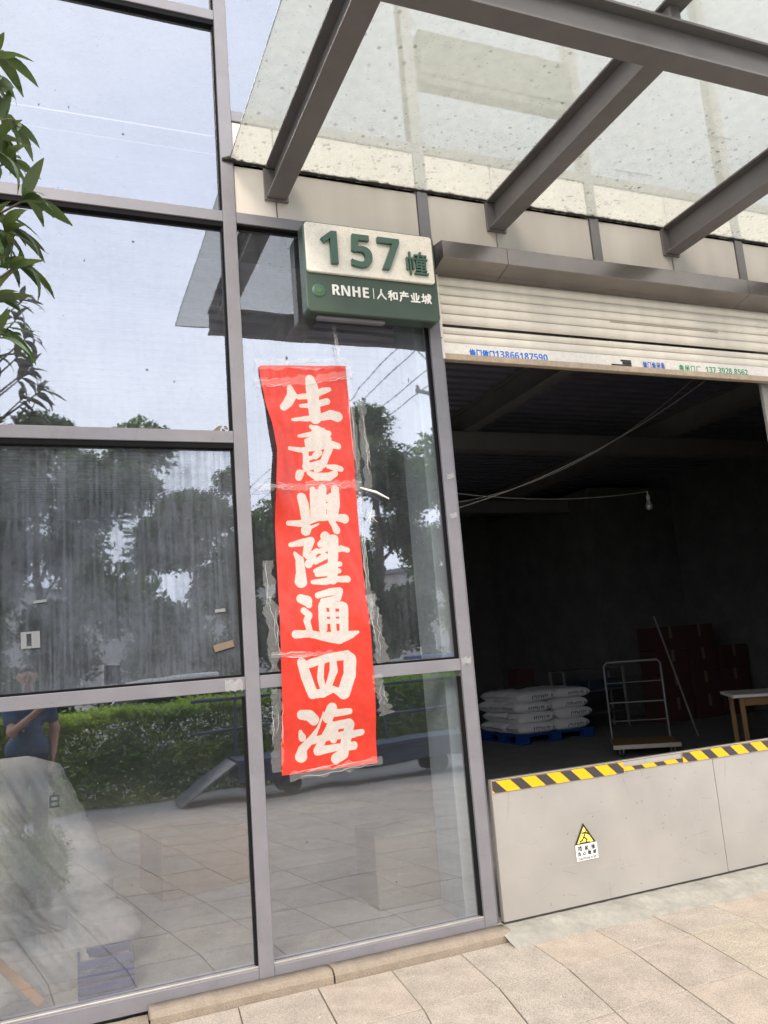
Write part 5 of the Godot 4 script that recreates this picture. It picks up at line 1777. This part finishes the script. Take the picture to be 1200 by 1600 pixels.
	for x in [2.6, 4.6]:
		for z in [5.68, 6.02]:
			var w := begin()
			tube(w, [Vector3(x, 0.12, z - 0.03), Vector3(x, 0.12, z + 0.03)], 0.12, 16)
			obj("wheel", w, M.tyre, lr)
	# pale low buildings far down the road
	for q in [["warehouse", "pale two storey building far behind the mirrored trees", Vector3(22.0, 0, 48), Vector3(26, 7.0, 10)], ["warehouse", "long grey building far behind the dense mirrored trees", Vector3(-10.0, 0, 60), Vector3(34, 8.0, 10)]]:
		var bd := thing(q[0], q[1], "building", q[2])
		var z: Vector3 = q[3]
		part_box("wall", Vector3(-z.x / 2, -0.1, 0), Vector3(z.x / 2, z.y, z.z), M.wall_out, bd, 0.02)
		part_box("roof", Vector3(-z.x / 2 - 0.3, z.y + 0.002, -0.3), Vector3(z.x / 2 + 0.3, z.y + 0.3, z.z + 0.3), M.frame, bd, 0.02)
		for row in 2:
			for i in int(z.x / 2.6):
				var x := -z.x / 2 + 1.2 + 2.6 * i
				var wn := part_box("window", Vector3(x, 1.0 + 3.2 * row, -0.06), Vector3(x + 1.4, 2.6 + 3.2 * row, -0.003), M.white, bd, 0.01)
				part_box("glazing", Vector3(x + 0.08, 1.08 + 3.2 * row, -0.075), Vector3(x + 1.32, 2.52 + 3.2 * row, -0.061), M.car_glass, wn, 0.004)

# ---------------------------------------------------------------- the person with the phone, seen in the glass
func sdf_mesh(s, bones: Array, cell: float, blend: float):
	var lo := Vector3.INF
	var hi := -Vector3.INF
	for b in bones:
		for e in 2:
			var rad: float = b[2 + e] + cell * 3.0
			lo = lo.min(b[e] - Vector3.ONE * rad)
			hi = hi.max(b[e] + Vector3.ONE * rad)
	var n := Vector3i((hi - lo) / cell) + Vector3i(2, 2, 2)
	var v := PackedFloat32Array()
	v.resize(n.x * n.y * n.z)
	v.fill(1.0)
	for b in bones:
		var a: Vector3 = b[0]
		var ab: Vector3 = b[1] - a
		var l2 := maxf(ab.length_squared(), 1e-8)
		var m := maxf(b[2], b[3]) + blend + cell * 2.5
		var p0 := Vector3i((a.min(b[1]) - Vector3.ONE * m - lo) / cell).max(Vector3i.ZERO)
		var p1 := Vector3i((a.max(b[1]) + Vector3.ONE * m - lo) / cell).min(n - Vector3i.ONE)
		for z in range(p0.z, p1.z + 1):
			for y in range(p0.y, p1.y + 1):
				var row := (z * n.y + y) * n.x
				for x in range(p0.x, p1.x + 1):
					var p := lo + Vector3(x, y, z) * cell
					var t := clampf((p - a).dot(ab) / l2, 0.0, 1.0)
					var d := (p - a - ab * t).length() - lerpf(b[2], b[3], t)
					var e := v[row + x]
					var h := maxf(blend - absf(d - e), 0.0) / blend
					v[row + x] = minf(d, e) - h * h * blend * 0.25
	s.set_smooth_group(0)
	var at := {}
	var step := [1, n.x, n.x * n.y]
	for z in n.z - 1:
		for y in n.y - 1:
			for x in n.x - 1:
				var i := (z * n.y + y) * n.x + x
				var inside := 0
				for k in 8:
					if v[i + (k & 1) + ((k >> 1) & 1) * n.x + (k >> 2) * n.x * n.y] < 0.0:
						inside += 1
				if inside == 0 or inside == 8:
					continue
				var sum := Vector3.ZERO
				var cnt := 0
				for ax in 3:
					for u in 2:
						for w in 2:
							var o := Vector3i.ZERO
							o[(ax + 1) % 3] = u
							o[(ax + 2) % 3] = w
							var i0: int = i + o.x + o.y * n.x + o.z * n.x * n.y
							var d0 := v[i0]
							var d1 := v[i0 + step[ax]]
							if (d0 < 0.0) != (d1 < 0.0):
								var q := Vector3(o)
								q[ax] += d0 / (d0 - d1)
								sum += q
								cnt += 1
				at[i] = lo + (Vector3(x, y, z) + sum / cnt) * cell
	for i in at:
		for ax in 3:
			var d0 := v[i]
			var d1 := v[i + step[ax]]
			if (d0 < 0.0) == (d1 < 0.0):
				continue
			var u: int = step[(ax + 1) % 3]
			var w: int = step[(ax + 2) % 3]
			if not (at.has(i - u) and at.has(i - w) and at.has(i - u - w)):
				continue
			var out := Vector3.ZERO
			out[ax] = 1.0 if d0 < 0.0 else -1.0
			var ctr: Vector3 = (at[i] + at[i - u - w]) / 2.0
			quad(s, at[i], at[i - u], at[i - u - w], at[i - w], ctr - out)
	s.set_smooth_group(-1)

func build_person():
	var t := thing("person", "person in blue shirt and dark trousers holding up a phone, mirrored in glass", "person", Vector3(-0.30, -0.055, 4.78))
	var hip := Vector3(0, 0.92, 0)
	var neck := Vector3(0.0, 1.42, -0.02)
	var sl := Vector3(-0.185, 1.365, 0.0)
	var sr := Vector3(0.185, 1.365, 0.0)
	var el := Vector3(-0.14, 1.09, -0.20)
	var wl := Vector3(0.215, 1.375, -0.425)
	var er := Vector3(0.255, 1.09, 0.03)
	var wr := Vector3(0.235, 0.85, -0.03)
	var body := [
		[hip + Vector3(-0.07, 0, 0), hip + Vector3(0.07, 0, 0), 0.115, 0.115], [hip, Vector3(0, 1.12, -0.01), 0.12, 0.115], [Vector3(-0.06, 1.27, 0), Vector3(0.06, 1.27, 0), 0.115, 0.115], [Vector3(0, 1.12, 0), Vector3(0, 1.27, 0), 0.115, 0.12],
		[Vector3(0, 1.36, 0), sl, 0.075, 0.06], [Vector3(0, 1.36, 0), sr, 0.075, 0.06], [Vector3(0, 1.36, -0.01), Vector3(0, 1.50, -0.03), 0.055, 0.050],
		[sl, el, 0.052, 0.040], [el, wl, 0.040, 0.027], [sr, er, 0.052, 0.040], [er, wr, 0.040, 0.027],
	]
	for sgn in [-1.0, 1.0]:
		var foot := Vector3(0.11 * sgn, 0.07, 0.02 - 0.05 * sgn)
		var knee := Vector3(0.10 * sgn, 0.49, -0.02 - 0.02 * sgn)
		body.append([hip + Vector3(0.085 * sgn, -0.02, 0), knee, 0.088, 0.056])
		body.append([knee, foot + Vector3(0, 0.03, 0.02), 0.058, 0.036])
		body.append([foot + Vector3(0, -0.02, 0.03), foot + Vector3(0.02 * sgn, -0.035, -0.14), 0.040, 0.030])
	var s := begin()
	sdf_mesh(s, body, 0.014, 0.035)
	# head with a face, towards the glass and a little down at the phone
	var hc := Vector3(0.0, 1.60, -0.045)
	var head := [[hc + Vector3(0, 0.035, 0.012), hc + Vector3(0, 0.02, -0.015), 0.088, 0.082], [hc + Vector3(0, -0.02, -0.02), hc + Vector3(0, -0.075, -0.045), 0.070, 0.042], [hc + Vector3(0, -0.06, 0.02), Vector3(0, 1.46, -0.02), 0.055, 0.052],
		[hc + Vector3(0, 0.012, -0.096), hc + Vector3(0, -0.022, -0.112), 0.009, 0.014], [hc + Vector3(-0.018, -0.058, -0.085), hc + Vector3(0.018, -0.058, -0.085), 0.010, 0.010], [hc + Vector3(-0.035, 0.03, -0.085), hc + Vector3(0.035, 0.03, -0.085), 0.011, 0.011],
		[hc + Vector3(-0.088, 0.02, 0.01), hc + Vector3(-0.090, -0.02, 0.004), 0.014, 0.010], [hc + Vector3(0.088, 0.02, 0.01), hc + Vector3(0.090, -0.02, 0.004), 0.014, 0.010]]
	sdf_mesh(s, head, 0.0055, 0.016)
	# hands: a palm, four fingers and a thumb each
	for side in 2:
		var w: Vector3 = wl if side == 0 else wr
		var fwd := Vector3(0.35, 0.75, -0.55).normalized() if side == 0 else Vector3(-0.05, -0.98, -0.18).normalized()
		var across := Vector3(0.0, 0.35, 0.94).normalized() if side == 0 else Vector3(0.1, -0.1, -0.99).normalized()
		across = (across - fwd * fwd.dot(across)).normalized()
		var nrm := fwd.cross(across).normalized() * (1.0 if side == 0 else -1.0)
		var hand := []
		var p0 := w + fwd * 0.01
		for k in 3:
			hand.append([p0 + across * 0.022 * (k - 1), p0 + fwd * 0.075 + across * 0.027 * (k - 1), 0.015, 0.013])
		for k in 4:
			var root := p0 + fwd * 0.078 + across * 0.020 * (k - 1.5)
			var l: float = [0.030, 0.036, 0.033, 0.025][k]
			var curl := 0.9 if side == 0 else 0.45
			var d1 := (fwd + nrm * curl * 0.5).normalized()
			var d2 := (fwd + nrm * curl * 1.5).normalized()
			var d3 := (fwd * 0.6 + nrm * curl * 2.0).normalized()
			var j1: Vector3 = root + d1 * l
			var j2: Vector3 = j1 + d2 * l * 0.75
			hand.append([root, j1, 0.0092, 0.0085])
			hand.append([j1, j2, 0.0085, 0.0078])
			hand.append([j2, j2 + d3 * l * 0.6, 0.0078, 0.0068])
		var th := p0 + fwd * 0.02 - across * 0.030
		var t1 := th + (fwd * 0.7 - across * 0.7 + nrm * 0.3).normalized() * 0.036
		hand.append([th, t1, 0.0115, 0.010])
		hand.append([t1, t1 + (fwd * 0.9 + nrm * 0.5).normalized() * 0.030, 0.010, 0.008])
		sdf_mesh(s, hand, 0.0040, 0.006)
	obj("body", s, M.skin, t)
	s = begin()
	var shirt := [[hip + Vector3(-0.075, 0.0, 0), hip + Vector3(0.075, 0.0, 0), 0.135, 0.135], [hip + Vector3(0, 0.02, 0), Vector3(0, 1.12, -0.01), 0.14, 0.138], [Vector3(-0.075, 1.26, 0), Vector3(0.075, 1.26, 0), 0.132, 0.132], [Vector3(0, 1.12, 0), Vector3(0, 1.27, 0), 0.138, 0.14],
		[Vector3(0, 1.345, 0), sl, 0.092, 0.078], [Vector3(0, 1.345, 0), sr, 0.092, 0.078], [sl, sl.lerp(el, 0.62), 0.074, 0.068], [sr, sr.lerp(er, 0.62), 0.074, 0.068], [Vector3(0, 1.38, -0.01), Vector3(0, 1.43, -0.015), 0.075, 0.066]]
	sdf_mesh(s, shirt, 0.013, 0.04)
	obj("shirt", s, M.shirt, t)
	s = begin()
	var shorts := [[hip + Vector3(-0.07, -0.03, 0), hip + Vector3(0.07, -0.03, 0), 0.128, 0.128]]
	for sgn in [-1.0, 1.0]:
		shorts.append([hip + Vector3(0.085 * sgn, -0.05, 0), Vector3(0.10 * sgn, 0.49, -0.02 - 0.02 * sgn), 0.105, 0.084])
		shorts.append([Vector3(0.10 * sgn, 0.49, -0.02 - 0.02 * sgn), Vector3(0.11 * sgn, 0.15, 0.03 - 0.05 * sgn), 0.084, 0.068])
	sdf_mesh(s, shorts, 0.013, 0.03)
	obj("trousers", s, M.shorts, t)
	s = begin()
	sdf_mesh(s, [[hc + Vector3(0, 0.065, 0.012), hc + Vector3(0, 0.045, 0.035), 0.080, 0.082], [hc + Vector3(-0.045, 0.08, -0.045), hc + Vector3(0.045, 0.08, -0.045), 0.032, 0.032], [hc + Vector3(0, 0.0, 0.05), hc + Vector3(0, -0.05, 0.045), 0.066, 0.05]], 0.007, 0.02)
	obj("hair", s, M.hair, t)
	for sgn in [-1.0, 1.0]:
		s = begin()
		tube(s, [hc + Vector3(0.032 * sgn, 0.008, -0.088), hc + Vector3(0.032 * sgn, 0.008, -0.0965)], 0.008, 10)
		obj("eye", s, M.hair, t)
		s = begin()
		var foot := Vector3(0.11 * sgn, 0.055, 0.02 - 0.05 * sgn)
		sdf_mesh(s, [[foot + Vector3(0, -0.01, 0.035), foot + Vector3(0.02 * sgn, -0.012, -0.15), 0.050, 0.042], [foot + Vector3(0, 0.02, 0.02), foot + Vector3(0, 0.03, 0.0), 0.046, 0.046]], 0.010, 0.02)
		obj("shoe", s, M.shorts, t)
	var ph := thing("phone", "black phone held upright in the mirrored person's raised hand", "phone", Vector3(0.005, 1.415, 4.275), 0.0)
	ph.rotation = Vector3(-0.10, -0.25, -0.08)
	part_box("case", Vector3(-0.038, -0.08, 0.0), Vector3(0.038, 0.08, 0.009), M.black, ph, 0.003)
	part_box("screen", Vector3(-0.035, -0.076, 0.0092), Vector3(0.035, 0.076, 0.0098), M.car_glass, ph, 0.0002)
